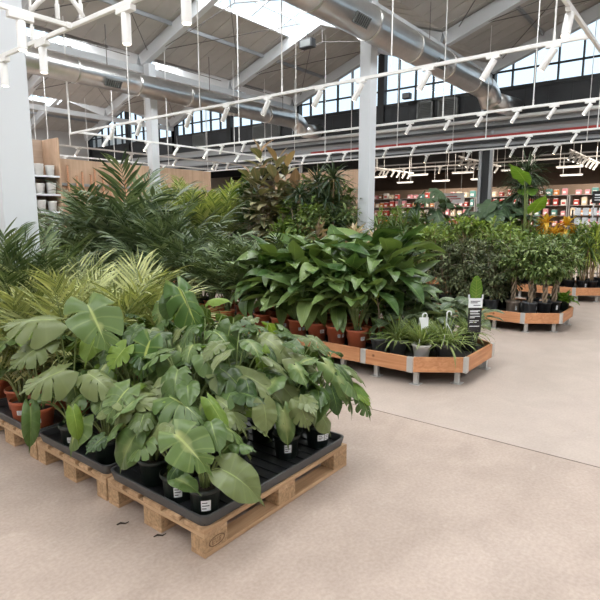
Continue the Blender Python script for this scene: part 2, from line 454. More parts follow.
def monstera_leaf(L, rng, split=.5, holes=.3, nl=6, width=1.0, cup=.15, droop=.35, fall=.3):
    """heart-shaped blade of side lobes that run out along the veins, cut between the veins by split"""
    per = 8
    S = []
    for k in range(nl):
        for j in range(per):
            S.append((k + j / per, j))
    S.append((nl, 0))
    rings = (0.0, .22, .5, .78, 1.0)
    v = []; uv = []; f = []
    ymid = lambda s: L * (s * .86)
    for i in range(len(S)):
        s = S[i][0] / nl
        v.append([0, ymid(s), 0]); uv.append((.5, s))
    base = len(S)
    def side(sg):
        off = len(v)
        dips = [rng.uniform(.55, 1.0) * split if rng.random() < .9 else 0 for _ in range(nl + 1)]
        for i, (k, j) in enumerate(S):
            s = k / nl
            ang = math.radians(158 - 158 * (s ** .62)) * .98
            wl = L * width * .86 * (.22 + .36 * math.sin(math.pi * min(1, (s + .12) ** .9)))
            wl = max(wl, L * (.15 + .10 * max(0, s - .7) / .3))
            if s > .999: ang = 0
            bnd = min(abs(k - round(k)), 1)
            dip = 0
            kk = int(round(k))
            if j == 0 and 1 <= kk <= nl - 1: dip = dips[kk]
            # lobe ends are rounded: samples next to the cut are pulled in a little
            rnd = 0
            if split > .05 and j in (1, per - 1) and dips[min(nl, kk)] > 0: rnd = .05 * split
            for r in rings[1:]:
                rr = r
                if dip: rr = r * (1 - dip) if r > .3 else r * (1 - dip * .3)
                rr *= (1 - rnd * (r > .7))
                a2 = ang - .18 * rr * (1 - s)          # veins sweep towards the tip
                x = sg * wl * rr * math.sin(a2); y = ymid(s) + wl * rr * math.cos(a2)
                v.append([x, y, 0]); uv.append((.5 + sg * .5 * rr, s + .04 * rr))
        nr = len(rings) - 1
        for i in range(len(S) - 1):
            hole = holes > 0 and S[i][1] in (0, per - 1) and rng.random() < holes * .5 and 1 < i / per < nl - 1.5
            for r in range(nr):
                if hole and r == 1: continue
                a = (i, i + 1) if r == 0 else (off + i * nr + r - 1, off + (i + 1) * nr + r - 1)
                b = (off + i * nr + r, off + (i + 1) * nr + r)
                q = (a[0], b[0], b[1], a[1])
                f.append(q if sg > 0 else q[::-1])
    side(1); side(-1)
    v = np.array(v, float)
    ph = rng.random() * 6; ph2 = rng.random() * 6
    x, y = v[:, 0].copy(), v[:, 1].copy()
    ax = np.abs(x)
    z = cup * ax * 1.2 - (cup * 1.4 + fall * 1.5) * ax ** 2 / L - droop * np.maximum(y, 0) ** 2 / L * .55 - .35 * droop * np.maximum(-y, 0)
    z += .03 * L * np.sin(ph + 9 * y / L + 5 * x / L) * (ax / L * 3) + .012 * L * np.sin(ph2 + 14 * x / L)
    z += .012 * L * np.sin(uv_v(uv) * nl * 2 * math.pi) * (ax / L * 2.2)
    # rib pulled down a touch
    v[:, 2] = z
    sk = rng.uniform(-.1, .1)
    v[:, 0] += sk * y * y / L
    return v, f, np.array(uv)

def uv_v(uv): return np.array(uv)[:, 1]

def bez(p0, p1, p2, n):
    p0, p1, p2 = map(lambda q: np.array(q, float), (p0, p1, p2))
    return [(1 - t) ** 2 * p0 + 2 * t * (1 - t) * p1 + t * t * p2 for t in np.linspace(0, 1, n)]

trng = random.Random(31)
T_MON = [monstera_leaf(1, trng, split=trng.uniform(.62, .82), holes=.6, nl=trng.choice((5, 6)), cup=trng.uniform(.1, .6), droop=trng.uniform(.3, 1.2), fall=trng.uniform(.2, 1.1)) for _ in range(10)]
T_MONL = [monstera_leaf(1, trng, split=trng.uniform(.35, .6), holes=.5, nl=trng.choice((5, 6)), cup=trng.uniform(.1, .6), droop=trng.uniform(.3, 1.2), fall=trng.uniform(.2, 1.1)) for _ in range(7)]
T_HEART = [monstera_leaf(1, trng, split=0.0, holes=0, cup=trng.uniform(.1, .5), droop=trng.uniform(.3, 1.1), width=.95, fall=trng.uniform(.2, 1.0)) for _ in range(7)]
T_ARROW = [monstera_leaf(1, trng, split=0.0, holes=0, cup=.2, droop=.35, width=.8) for _ in range(3)]
T_LEAFLET = [strip_leaf(1, .075, 4, .35, .8, .3, d, flat=True, twist=.2) for d in (.3, .6, .9)]
T_LEAFLET_W = [strip_leaf(1, .085, 4, .4, .7, .3, d, flat=True, twist=.15) for d in (.4, .8, 1.2)]
T_ELL = [strip_leaf(1, .44, 8, .42, .85, .35, d, wave=.025, rng=trng) for d in (.2, .6, 1.0, 1.5)]
T_ELLW = [strip_leaf(1, .48, 7, .5, .7, .25, d, wave=.02, rng=trng) for d in (.1, .4, .8)]
T_STRAP = [strip_leaf(1, .045, 6, .3, .6, .5, d, twist=t) for d, t in ((.5, .3), (1.0, -.4), (1.6, .5), (2.1, -.3))]
T_STRAPW = [strip_leaf(1, .10, 5, .35, .7, .4, d, twist=t) for d, t in ((.3, .2), (.8, -.3), (1.4, .3))]
T_SMALL = [strip_leaf(1, .44, 2, .45, .8, .3, d) for d in (.3, .8)]

# ------------------------------------------------------------------ plant parts
POTS = {  # outer radius at rim, base radius, height, material
    'dark': (.085, .064, .145, 'pot_dark'), 'black': (.10, .078, .175, 'pot_black'), 'terra': (.12, .090, .20, 'pot_terra'),
    'terra_s': (.095, .070, .155, 'pot_terra'), 'grey': (.11, .085, .17, 'pot_grey'), 'white': (.095, .068, .145, 'pot_white'),
    'beige': (.105, .085, .16, 'pot_beige'), 'big': (.16, .12, .30, 'pot_black'), 'greyhang': (.105, .072, .15, 'pot_grey'),
}
_pot_cache = {}
def pot_mesh(kind):
    if kind in _pot_cache: return _pot_cache[kind]
    r, b, h, m = POTS[kind]
    w = .006
    mb = MB(); lip = .022
    prof = [(.001, 0), (b - .004, 0), (b, .004), (r - .010, h - lip - .002), (r - .003, h - lip), (r, h - lip + .004), (r, h - .003), (r - .003, h),
            (r - w, h), (r - w - .004, h - .03), (r - w - .008, h - .035)]
    mb.lathe(prof, 28)
    me = mb.mesh('pot', True); me.materials.append(M[m])
    s = MB(); rs = r - w - .004
    s.lathe([(rs, h - .028), (rs * .75, h - .022), (rs * .4, h - .018), (.001, h - .016)], 20)
    sm = s.mesh('soil', True); sm.materials.append(M['soil'])
    _pot_cache[kind] = (me, sm)
    return _pot_cache[kind]

def label_patch(kind, az, wdt=.05, hgt=.04, zc=.45, mb_ink=None):
    """a sticker wrapped round the pot wall, with printed lines"""
    r, b, h, _ = POTS[kind]
    def P(a, z, o): rr = b + (r - .010 - b) * (z / (h - .024)) + o; return (rr * math.cos(a), rr * math.sin(a), z)
    def patch(mb, a0, a1, z0, z1, o):
        n = 5; v = []; f = []
        for i in range(n + 1):
            a = a0 + (a1 - a0) * i / n
            v += [P(a, z0, o), P(a, z1, o)]
        for i in range(n): f.append((2 * i, 2 * i + 2, 2 * i + 3, 2 * i + 1))
        mb.add(v, f)
    zc = zc * h; da = wdt / (2 * r)
    p = MB(); patch(p, az - da, az + da, zc - hgt / 2, zc + hgt / 2, .0012)
    k = MB()
    for j, (w0, w1) in enumerate(((-.8, .3), (-.8, .7), (-.8, .1))):
        z = zc + hgt * (.28 - .27 * j)
        patch(k, az + da * w0, az + da * w1, z - hgt * .05, z + hgt * .05, .002)
    return p, k

_mesh_cache = {}
def add_pot(root, kind, stickers=()):
    me, sm = pot_mesh(kind)
    p = link_mesh('pot', me, root)
    link_mesh('soil', sm, root)
    for az, wd, hg, zc in stickers:
        a, k = label_patch(kind, az, wd, hg, zc)
        lb = a.build('price_label', M['paper'], p)
        lb['label'] = 'white printed price label'
        k.mesh('print')
        ko = k.build('label_print', M['ink'], p)
    return p

PLANTS = []
def make_plant(species, label, cat, loc, pot, gen, rz=0.0, key=None, stickers=(), group=None, scale=1.0, name=None):
    """gen() -> list of (part name, MB, material key, smooth); key shares the meshes with look-alikes"""
    root = thing(name or species, label, cat, loc, rz, group)
    if pot: add_pot(root, pot, [(az - rz, w, h, z) for az, w, h, z in stickers])
    if key is not None and key in _mesh_cache:
        parts = _mesh_cache[key]
    else:
        parts = []
        for pn, mb, mk, sm in gen():
            me = mb.mesh(pn, sm); me.materials.append(M[mk]); parts.append((pn, me))
        if key is not None: _mesh_cache[key] = parts
    for pn, me in parts: link_mesh(pn, me, root)
    if scale != 1.0: root.scale = (scale,) * 3
    return root

def up_normal(d, roll=0):
    return (0, 0, 1)

# --- species -------------------------------------------------------
def g_monstera(rng, H, spread, n=9, z0=.13, leafL=(.17, .27), pale=.12, lime=.06, bias=None, low=True, heart=.25):
    parts = {'lf_monstera': MB(), 'lf_monstera_pale': MB(), 'lf_monstera_grey': MB(), 'lf_monstera_lime': MB()}
    st = MB()
    for i in range(n):
        az = 2 * math.pi * (i * .382 + rng.uniform(-.08, .08))
        k = (i + .5) / n
        hz = z0 + (H - z0) * (1 - .62 * (1 - k) ** 1.2 * (1 if low else .4)) * rng.uniform(.9, 1.05)
        rr = spread * (.35 + .75 * (1 - k)) * rng.uniform(.75, 1.2)
        e = np.array([math.cos(az) * rr, math.sin(az) * rr, hz])
        if bias is not None: e[:2] += np.array(bias) * rng.uniform(.4, 1)
        p0 = np.array([math.cos(az) * .015, math.sin(az) * .015, z0 - .02])
        pts = bez(p0, (e[0] * .25, e[1] * .25, z0 + (hz - z0) * .75), e, 7)
        st.tube(pts, [.0065, .006, .0055, .005, .0045, .004, .0038], 6)
        out = np.array([math.cos(az), math.sin(az), 0])
        pit = rng.uniform(-.1, .75)
        d = out * math.cos(pit) - np.array([0, 0, 1]) * math.sin(pit)
        side = np.cross(out, (0, 0, 1)) * rng.uniform(-.5, .5)
        d = d + side
        up = np.array([0, 0, 1.]) + out * rng.uniform(-.2, .45) + side * .8
        L = rng.uniform(*leafL) * (1.0 if k > .3 else .85)
        q = rng.random()
        tp = rng.choice(T_HEART) if q < heart else (rng.choice(T_MONL) if q < heart + .25 else rng.choice(T_MON))
        r2 = rng.random()
        mk = 'lf_monstera_lime' if r2 < lime else 'lf_monstera_pale' if r2 < lime + pale else 'lf_monstera_grey' if r2 < lime + pale + .3 else 'lf_monstera'
        parts[mk].leaf(tp, e, d, up, L, L * rng.uniform(.85, 1.05))
    out = [('stalks', st, 'stem_green', True)]
    for k, nm in (('lf_monstera', 'foliage'), ('lf_monstera_grey', 'greyish_foliage'), ('lf_monstera_pale', 'cream_veined_foliage'), ('lf_monstera_lime', 'young_foliage')):
        if parts[k].n: out.append((nm, parts[k], k, True))
    return out

def g_palm(rng, H, nf=9, z0=.15, Lf=.9, leaflet=.28, nl=24, th0=(4, 22), th1=(50, 95), mat='lf_areca', tpl=None, start=.38, lw=1.0, swoop=.55, clump=.03):
    tpl = tpl or T_LEAFLET
    lf = MB(); st = MB()
    for i in range(nf):
        az = 2 * math.pi * (i * .382 + rng.uniform(-.06, .06))
        k = (i + .5) / nf
        t0 = R(rng.uniform(*th0)) * (1.3 - .8 * k); t1 = R(rng.uniform(*th1)) * (1.15 - .5 * k)
        L = Lf * rng.uniform(.8, 1.1) * (.75 + .3 * k)
        ns = 12
        o = np.array([math.cos(az), math.sin(az), 0]); sd = np.array([-math.sin(az), math.cos(az), 0])
        p = np.array([math.cos(az) * clump * rng.random(), math.sin(az) * clump * rng.random(), z0 - .02])
        pts = [p.copy()]; tan = []
        for j in range(ns):
            s = (j + .5) / ns
            th = t0 + (t1 - t0) * s ** 1.6
            d = o * math.sin(th) + np.array([0, 0, 1]) * math.cos(th)
            p = p + d * L / ns; pts.append(p.copy()); tan.append(d)
        tan.append(tan[-1])
        rr = [.0075 * (1 - .85 * j / ns) * (1 + Lf * .3) for j in range(ns + 1)]
        st.tube(pts, rr, 5)
        for q in range(nl):
            s = start + (1 - start) * (q + .5) / nl
            x = s * ns; j = min(int(x), ns - 1); fr = x - j
            pos = pts[j] * (1 - fr) + pts[j + 1] * fr; t = tan[j]
            nrm = np.cross(t, sd); nrm = nrm if nrm[2] > 0 or abs(nrm[2]) < 1e-3 else -nrm
            u = (q + .5) / nl
            ll = leaflet * (.55 + .6 * math.sin(math.pi * (.15 + .75 * u))) * rng.uniform(.88, 1.1)
            for sg in (-1, 1):
                d = sd * sg * (1 - .35 * u) + t * (swoop + .6 * u) + np.array([0, 0, 1]) * rng.uniform(-.12, .22) + nrm * .15
                lf.leaf(rng.choice(tpl), pos, d, nrm + sd * sg * .3 + np.array([0, 0, .3]), ll, ll * lw)
    return [('fronds', lf, mat, True), ('stalks', st, 'stem_green' if mat in ('lf_areca', 'lf_areca_mid') else 'stem_dark', True)]

def g_blades(rng, H, n=26, z0=.18, L=(.26, .38), tpl=None, mat='lf_spath', lean=(5, 40), pet=(.35, .7), lw=1.0, stem='stem_green', out_pitch=(-.9, .3)):
    """peace lily / calathea: stalk, then a broad blade that arches outwards"""
    tpl = tpl or T_ELL
    lf = MB(); st = MB()
    for i in range(n):
        az = 2 * math.pi * (i * .382 + rng.uniform(-.1, .1))
        k = (i + .5) / n
        th = R(rng.uniform(*lean)) * (1.25 - .75 * k)
        ll = rng.uniform(*L)
        pl = (H - z0) * rng.uniform(*pet) * (.55 + .5 * k)
        o = np.array([math.cos(az), math.sin(az), 0])
        p0 = o * .02 + np.array([0, 0, z0 - .02])
        e = p0 + (o * math.sin(th) + np.array([0, 0, 1]) * math.cos(th)) * pl
        m_ = p0 + np.array([0, 0, 1]) * pl * .55 + o * pl * .12
        st.tube(bez(p0, m_, e, 5), [.005, .0045, .004, .0035, .003], 5)
        pt = rng.uniform(*out_pitch) * (1.0 if k < .7 else .4) + .55 * k
        d = o * math.cos(pt) + np.array([0, 0, 1]) * math.sin(pt) + np.array([-o[1], o[0], 0]) * rng.uniform(-.4, .4)
        lf.leaf(rng.choice(tpl), e, d, np.array([0, 0, 1.]) - o * .4 * math.sin(pt) + np.array([-o[1], o[0], 0]) * rng.uniform(-.5, .5), ll, ll * lw)
    return [('foliage', lf, mat, True), ('stalks', st, stem, True)]

def g_straps(rng, n=60, z0=.14, L=(.3, .5), mat='lf_spider', th=(8, 75), tpl=None, c=(0, 0), lw=1.0):
    tpl = tpl or T_STRAP
    lf = MB()
    rosette(lf, rng, (c[0], c[1], z0), n, L, th, tpl, lw)
    return [('foliage', lf, mat, True)]

def rosette(lf, rng, c, n, L, th, tpl, lw=1.0):
    for i in range(n):
        az = 2 * math.pi * (i * .382 + rng.uniform(-.1, .1)); k = (i + .5) / n
        t = R(th[0] + (th[1] - th[0]) * (1 - k) + rng.uniform(-8, 8))
        o = np.array([math.cos(az), math.sin(az), 0])
        d = o * math.sin(t) + np.array([0, 0, 1]) * math.cos(t)
        ll = rng.uniform(*L)
        lf.leaf(rng.choice(tpl), np.array(c) + o * .012, d, np.array([0, 0, 1.]) - o * .3, ll, ll * lw)

def g_cane(rng, H, canes=3, z0=.2, n=34, L=(.35, .5), mat='lf_drac', tpl=None, th=(5, 120), lw=1.0, cane='cane', hs=None):
    lf = MB(); st = MB()
    for c in range(canes):
        h = (hs[c] if hs else H * (1 - .28 * c)) * rng.uniform(.96, 1.03)
        az = 2.2 * c + rng.random()
        b = np.array([math.cos(az) * .04, math.sin(az) * .04, z0 - .03]) if canes > 1 else np.array([0, 0, z0 - .03])
        t = b + np.array([math.cos(az) * .05, math.sin(az) * .05, h - z0 - L[0] * .35])
        st.tube(bez(b, (b + t) / 2 + np.array([rng.uniform(-.02, .02), rng.uniform(-.02, .02), 0]), t, 6), .014, 7)
        rosette(lf, rng, t, n, L, th, tpl or T_STRAPW, lw)
        rosette(lf, rng, t - np.array([0, 0, .07]), n // 3, L, (70, 125), tpl or T_STRAPW, lw)
    return [('foliage', lf, mat, True), ('canes', st, cane, True)]

def g_shrub(rng, H, Rr, n=900, z0=.17, leaf=.055, mat='lf_small', trunk='bark', tr=.012, zc=.58, rz=None, ntr=3, braid=False, shell=.55):
    lf = MB(); st = MB()
    cz = H * zc; rz = rz or H * (1 - zc)
    if braid:
        for c in range(3):
            pts = []
            for j in range(14):
                s = j / 13; a = 2 * math.pi * (c / 3 + s * 1.6)
                r0 = .022 + .01 * s
                pts.append((math.cos(a) * r0, math.sin(a) * r0, z0 - .03 + s * (cz - z0)))
            st.tube(pts, [tr * (1.5 - .5 * j / 13) for j in range(14)], 6)
    else:
        for c in range(ntr):
            a = 2 * math.pi * c / ntr + rng.random()
            b = (math.cos(a) * .025, math.sin(a) * .025, z0 - .03)
            t = (math.cos(a) * Rr * .35, math.sin(a) * Rr * .35, H * .8)
            st.tube(bez(b, (b[0] * 2, b[1] * 2, H * .4), t, 6), [tr, tr * .9, tr * .8, tr * .65, tr * .5, tr * .3], 6)
    ntw = max(14, n // 26)
    per = n // ntw
    for i in range(ntw):
        # a twig from the stem out to the crown's skin, leaves along its outer half
        u = rng.uniform(-1, 1); a = rng.random() * 6.283
        q = math.sqrt(1 - u * u)
        e = np.array([q * math.cos(a) * Rr, q * math.sin(a) * Rr, cz + u * rz]) * 1.0
        e[:2] *= rng.uniform(.75, 1.08); e[2] = cz + (e[2] - cz) * rng.uniform(.8, 1.06)
        b = np.array([e[0] * .12, e[1] * .12, max(z0, cz + (e[2] - cz) * .35 - Rr * .25)])
        pts = bez(b, (b + e) / 2 + np.array([0, 0, Rr * .12]), e, 5)
        st.tube(pts, [tr * .35, tr * .3, tr * .25, tr * .2, tr * .12], 4, False)
        out = e - b; out /= np.linalg.norm(out) + 1e-9
        for j in range(per):
            s = shell + (1.05 - shell) * (j + rng.random()) / per
            k = min(s, .999) * 4; m = int(k)
            p = pts[m] * (1 - (k - m)) + pts[m + 1] * (k - m)
            sd = np.array([rng.gauss(0, 1), rng.gauss(0, 1), rng.gauss(0, .7)]); sd /= np.linalg.norm(sd) + 1e-9
            d = out * .55 + sd * .9 + np.array([0, 0, -.25])
            p = p + sd * leaf * .5
            l = leaf * rng.uniform(.75, 1.25)
            lf.leaf(rng.choice(T_SMALL), p, d, np.array([0, 0, 1.]) + out * .5 + sd * .2, l, l)
    return [('foliage', lf, mat, False), ('trunk', st, trunk, True)]

def g_stemleaf(rng, H, n=18, z0=.28, L=(.2, .28), tpl=None, mat='lf_rubber', top=None, topn=3, stems=2, lw=1.0, start=.2, spread=.06):
    lf = MB(); tl = MB(); st = MB()
    for c in range(stems):
        h = H * (1 - .09 * c); a0 = rng.random() * 6 + c * 2.4
        b = np.array([math.cos(a0) * .03, math.sin(a0) * .03, z0 - .03]); t = b + np.array([math.cos(a0) * spread, math.sin(a0) * spread, h - z0])
        pts = bez(b, (b + t) / 2 + np.array([rng.uniform(-.03, .03), rng.uniform(-.03, .03), 0]), t, 8)
        st.tube(pts, [.012, .011, .010, .009, .008, .007, .006, .004], 6)
        for i in range(n):
            s = start + (1 - start) * (i + .6) / n
            k = min(s, .999) * 7; m = int(k); p = pts[m] * (1 - (k - m)) + pts[m + 1] * (k - m)
            az = a0 + i * 2.4
            o = np.array([math.cos(az), math.sin(az), 0])
            pt = -.5 + 1.5 * s ** 2 + rng.uniform(-.2, .25)
            if i >= n - topn: pt = rng.uniform(.9, 1.3)
            d = o * math.cos(pt) + np.array([0, 0, 1]) * math.sin(pt)
            l = rng.uniform(*L) * (1 if i < n - 1 else .8)
            e = p + d * .035
            st.tube([p, e], .0035, 4, False)
            (tl if (top and i >= n - topn) else lf).leaf(rng.choice(tpl or T_ELLW), e, d, np.array([0, 0, 1.]) - o * .5 * math.sin(pt) + o * .15, l, l * lw)
    out = [('foliage', lf, mat, True), ('stem', st, 'bark', True)]
    if tl.n: out.append(('young_leaves', tl, top, True))
    return out

def g_bigleaf(rng, H, n=4, L=(.3, .45), tpl=None, mat='lf_aloc', z0=.25, spread=.35, pitch=(-.5, .5), stem='stem_green', sr=.014):
    lf = MB(); st = MB()
    for i in range(n):
        az = 2 * math.pi * (i * .382) + rng.uniform(-.2, .2) + .6
        k = (i + .6) / n
        o = np.array([math.cos(az), math.sin(az), 0])
        hz = z0 + (H - z0) * (.55 + .45 * k) * rng.uniform(.92, 1.0); r = spread * (1.1 - .7 * k)
        e = o * r + np.array([0, 0, hz])
        st.tube(bez(o * .02 + np.array([0, 0, z0 - .03]), o * r * .2 + np.array([0, 0, hz * .75]), e, 8), [sr * (1 - .08 * q) for q in range(8)], 7)
        pt = rng.uniform(*pitch)
        d = o * math.cos(pt) + np.array([0, 0, 1]) * math.sin(pt)
        l = rng.uniform(*L)
        lf.leaf(rng.choice(tpl or T_ARROW), e, d, np.array([0, 0, 1.]) - o * math.sin(pt) * .8, l, l)
    return [('foliage', lf, mat, True), ('stalks', st, stem, True)]

SKY, SKYP, EXPO = 1.5, 625.0, 0.0
# ================================================================== the hall
V = [-8.2, -1.5, 5.2, 11.9, 18.6, 25.3]          # valley lines; each bay is 6.7 m wide
FRX = [-4.2, -1.0, 2.2, 5.4, 8.6, 11.8, 14.75]   # frames
ZV, ZA = 5.66, 6.84                              # underside of the roof sheet at valley and ridge
XW = 15.0
def roof_z(Y):
    for a, b in zip(V[:-1], V[1:]):
        if a <= Y <= b:
            m = (a + b) / 2
            return ZA - (ZA - ZV) * abs(Y - m) / (m - a)
    return ZV

struct('floor', MB().box(-7.5, 33, -9, 26, -.12, 0), M['concrete'])
struct('floor_joint', MB().box(3.644, 3.654, -8.2, 25.3, -.01, .0012), M['joint'])
struct('floor_joint', MB().box(-7, 15, -4.305, -4.295, -.01, .0012), M['joint'])
# small dark chips and a black mark on the concrete beside the pallets
def sheet_panel(y0, y1, x0, x1, th=.06, seams=True):
    mb = MB(); z0, z1 = roof_z(y0), roof_z(y1)
    v = [(x0, y0, z0), (x1, y0, z0), (x1, y1, z1), (x0, y1, z1)]
    v += [(a, b, c + th) for a, b, c in v]
    mb.add(v, [(0, 1, 2, 3), (7, 6, 5, 4), (0, 4, 5, 1), (1, 5, 6, 2), (2, 6, 7, 3), (3, 7, 4, 0)])
    if seams:
        x = x0 + .3
        while x < x1 - .05:
            mb.beam((x, y0, z0 - .008), (x, y1, z1 - .008), .035, .016)
            x += .45
    return mb
SKYW = 1.08
XS = 12.25
nw = 0
for a, b in zip(V[:-1], V[1:]):
    m = (a + b) / 2
    for s0, s1, g0, g1 in ((m + SKYW, b, m, m + SKYW), (a, m - SKYW, m - SKYW, m)):  # second strip, on the right-hand slope, is added to let in more light
        struct('ceiling', sheet_panel(s0, s1, -7.2, XW + .2), M['roof'])
        struct('ceiling', sheet_panel(g0, g1, XS, XW + .2), M['roof'])
        nw += 1
        fr = MB()
        lo, hi = (g1, g0) if abs(g1 - m) > .1 else (g0, g1)
        for yy, w in ((lo, .07), (lo + (hi - lo) * .5, .03), (hi + (lo - hi) * .03, .06)):
            fr.beam((-7, yy, roof_z(yy) - .02), (XS, yy, roof_z(yy) - .02), w, .07)
        x = -7
        while x < XS + .1:
            fr.beam((x, lo, roof_z(lo) - .02), (x, hi, roof_z(hi) - .02), .035, .05)
            x += 1.07
        w = struct('window_%d' % nw, fr, M['white_steel'])
        z0, z1 = roof_z(g0) + .02, roof_z(g1) + .02
        gl = MB().add([(-7, g0, z0), (XS, g0, z0), (XS, g1, z1), (-7, g1, z1)], [(0, 1, 2, 3)])
        g = gl.build('glass', M['glass'], w); g['kind'] = 'structure'
# rafters, purlins, valley beams, tie rods
for x in FRX:
    for a, b in zip(V[:-1], V[1:]):
        m = (a + b) / 2
        for e in (a, b):
            s = 1 if e > m else -1
            struct('roof_beam', MB().beam((x, e - s * .05, ZV - .17), (x, m + s * .02, ZA - .2), .17, .30), M['white_steel'], bevel=.01)
for a, b in zip(V[:-1], V[1:]):
    m = (a + b) / 2
    for f in (-.60, .60):
        y = m + f * 3.35
        struct('purlin_beam', MB().beam((-7, y, roof_z(y) - .06), (XW, y, roof_z(y) - .05), .05, .09), M['silver_col'])
for y in V[1:5]:
    struct('valley_beam', MB().box(-7, XW, y - .06, y + .06, ZV - .46, ZV - .3), M['white_steel'])
rods = []
for a, b in ((V[2], V[3]), (V[1], V[2]), (V[3], V[4])):
    m = (a + b) / 2
    for x0, x1 in ((5.4, 8.6), (8.6, 11.8), (11.8, 14.75)):
        for ya, yb in ((m + .2, b - .3), (m - .2, a + .3)):
            rods.append(((x0, ya, roof_z(ya) - .12), (x1, yb, roof_z(yb) - .12)))
            rods.append(((x0, yb, roof_z(yb) - .12), (x1, ya, roof_z(ya) - .12)))
    for x in (5.4, 8.6, 11.8):
        rods.append(((x, a + .4, ZV - .1), (x, m, ZA - .75))); rods.append(((x, b - .4, ZV - .1), (x, m, ZA - .75)))
        rods.append(((x, m, ZA - .75), (x, m, ZA - .3)))
for p, q in rods:
    struct('tie_beam', MB().tube([p, q], .011, 5), M['rod'])
# columns
def column(x, y, mat='white', w=.29, top=None):
    t = MB().box(x - w / 2, x + w / 2, y - w / 2, y + w / 2, 0, top or (ZV - .3))
    c = struct('column', t, M[mat], bevel=.012)
    bp = MB().box(x - w / 2 - .05, x + w / 2 + .05, y - w / 2 - .05, y + w / 2 + .05, 0, .02)
    k = bp.build('base_plate', M[mat], c); k['kind'] = 'structure'
    return c
for x in (2.2, 8.6, -4.2):
    for y in V[1:5]:
        if (x, y) == (2.2, V[2]): column(x + .02, y - .10, w=.30)
        elif y == V[3]: column(x, y - .33, w=.22)
        else: column(x, y, w=.23)
for y in V[1:5]:
    column(XW + .08, y + .02, 'black_steel', .2, 5.0)
    for dx, dy in ((-.02, .17), (-.02, -.13)):
        column(XW + dx, y + dy, 'silver_col', .09, 5.0)
# outer walls
struct('wall_left', MB().box(-7.2, 33, 25.3, 25.5, 0, 5.7), M['cream_wall'])
struct('wall_right', MB().box(-7.2, 33, -8.4, -8.2, 0, 5.7), M['cream_wall'])
gb = MB().box(-7.4, -7.2, -8.4, 25.5, 0, 5.66)
for a, b in zip(V[:-1], V[1:]):
    gb.add([(-7.2, a, ZV), (-7.2, b, ZV), (-7.2, (a + b) / 2, ZA), (-7.4, a, ZV), (-7.4, b, ZV), (-7.4, (a + b) / 2, ZA)], [(0, 1, 2), (5, 4, 3), (0, 2, 5, 3), (1, 4, 5, 2)])
struct('wall_back', gb, M['cream_wall'])

# far gable: clerestory glazing above a dark band and a corrugated grey fascia; open to the store below
SILL, TRANSOM = 4.98, 5.42
for a, b in zip(V[:-1], V[1:]):
    m = (a + b) / 2; nw += 1
    fr = MB()
    fr.box(XW - .05, XW + .06, a, b, SILL - .07, SILL + .03)
    fr.box(XW - .03, XW + .04, a, b, TRANSOM - .02, TRANSOM + .02)
    for e in (a, b):
        fr.beam((XW - .02, e, ZV - .12), (XW - .02, m, ZA - .12), .14, .2)
    k = 0; y = a + .001
    while y < b + .01:
        fr.box(XW - .04, XW + .05, y - .018, y + .018, SILL, roof_z(min(b, max(a, y))) - .1)
        y += .558; k += 1
    for y in (a + .02, m, b - .02):
        fr.box(XW - .12, XW + .08, y - .11, y + .11, 4.3, roof_z(y) - .12)
    w = struct('window_%d' % nw, fr, M['black_steel'])
    gl = MB().add([(XW + .01, a, SILL), (XW + .01, b, SILL), (XW + .01, b, ZV), (XW + .01, m, ZA), (XW + .01, a, ZV)], [(0, 1, 2, 3, 4)])
    g = gl.build('glass', M['glass'], w); g['kind'] = 'structure'
struct('wall_gable', MB().box(XW - .03, XW + .1, -8.2, 25.3, 4.36, SILL - .05), M['dark_panel'])
seam = MB()
for i in range(60):
    y = -8 + i * .558
    seam.box(XW - .036, XW - .03, y - .012, y + .012, 4.36, SILL - .06)
struct('trim_1', seam, M['black_steel'])
fa = MB()
zs = []
z = 3.44
n = 0
while z < 4.36:
    zs.append((z, 0.0 if n % 4 in (0, 1) else .05)); n += 1
    z += .045 if n % 2 else .09
v = []; f = []
for z, o in zs: v += [(XW - .10 + o, -8.2, z), (XW - .10 + o, 25.3, z)]
for i in range(len(zs) - 1): f.append((2 * i, 2 * i + 1, 2 * i + 3, 2 * i + 2))
k0 = len(v)
for z, o in zs: v += [(XW + .12, -8.2, z), (XW + .12, 25.3, z)]
for i in range(len(zs) - 1): f.append((k0 + 2 * i, k0 + 2 * i + 2, k0 + 2 * i + 3, k0 + 2 * i + 1))
f.append((0, k0, k0 + 1, 1))
fa.add(v, f)
struct('wall_fascia', fa, M['corrugated'])
dk = MB()
for z0, z1 in ((4.27, 4.36), (3.96, 4.03), (3.60, 3.66), (3.44, 3.49)): dk.box(XW - .125, XW - .04, -8.2, 25.3, z0, z1)
struct('trim_4', dk, M['black_steel'])
tag(MB().tube([(XW - .145, -8, 4.2), (XW - .145, 14.0, 4.2)], .05, 8).build('conduit_pipe', M['white_fit'], None, True),
    'long white pipe running above the red pipe on the fascia', 'pipe')
tag(MB().tube([(XW - .145, -8, 3.74), (XW - .145, 11.2, 3.74)], .05, 8).build('sprinkler_pipe', M['red'], None, True),
    'long red pipe running along the grey corrugated fascia', 'pipe')
LV = [(417, 433), (438, 458), (253, 266), (267, 280), (193, 205)]
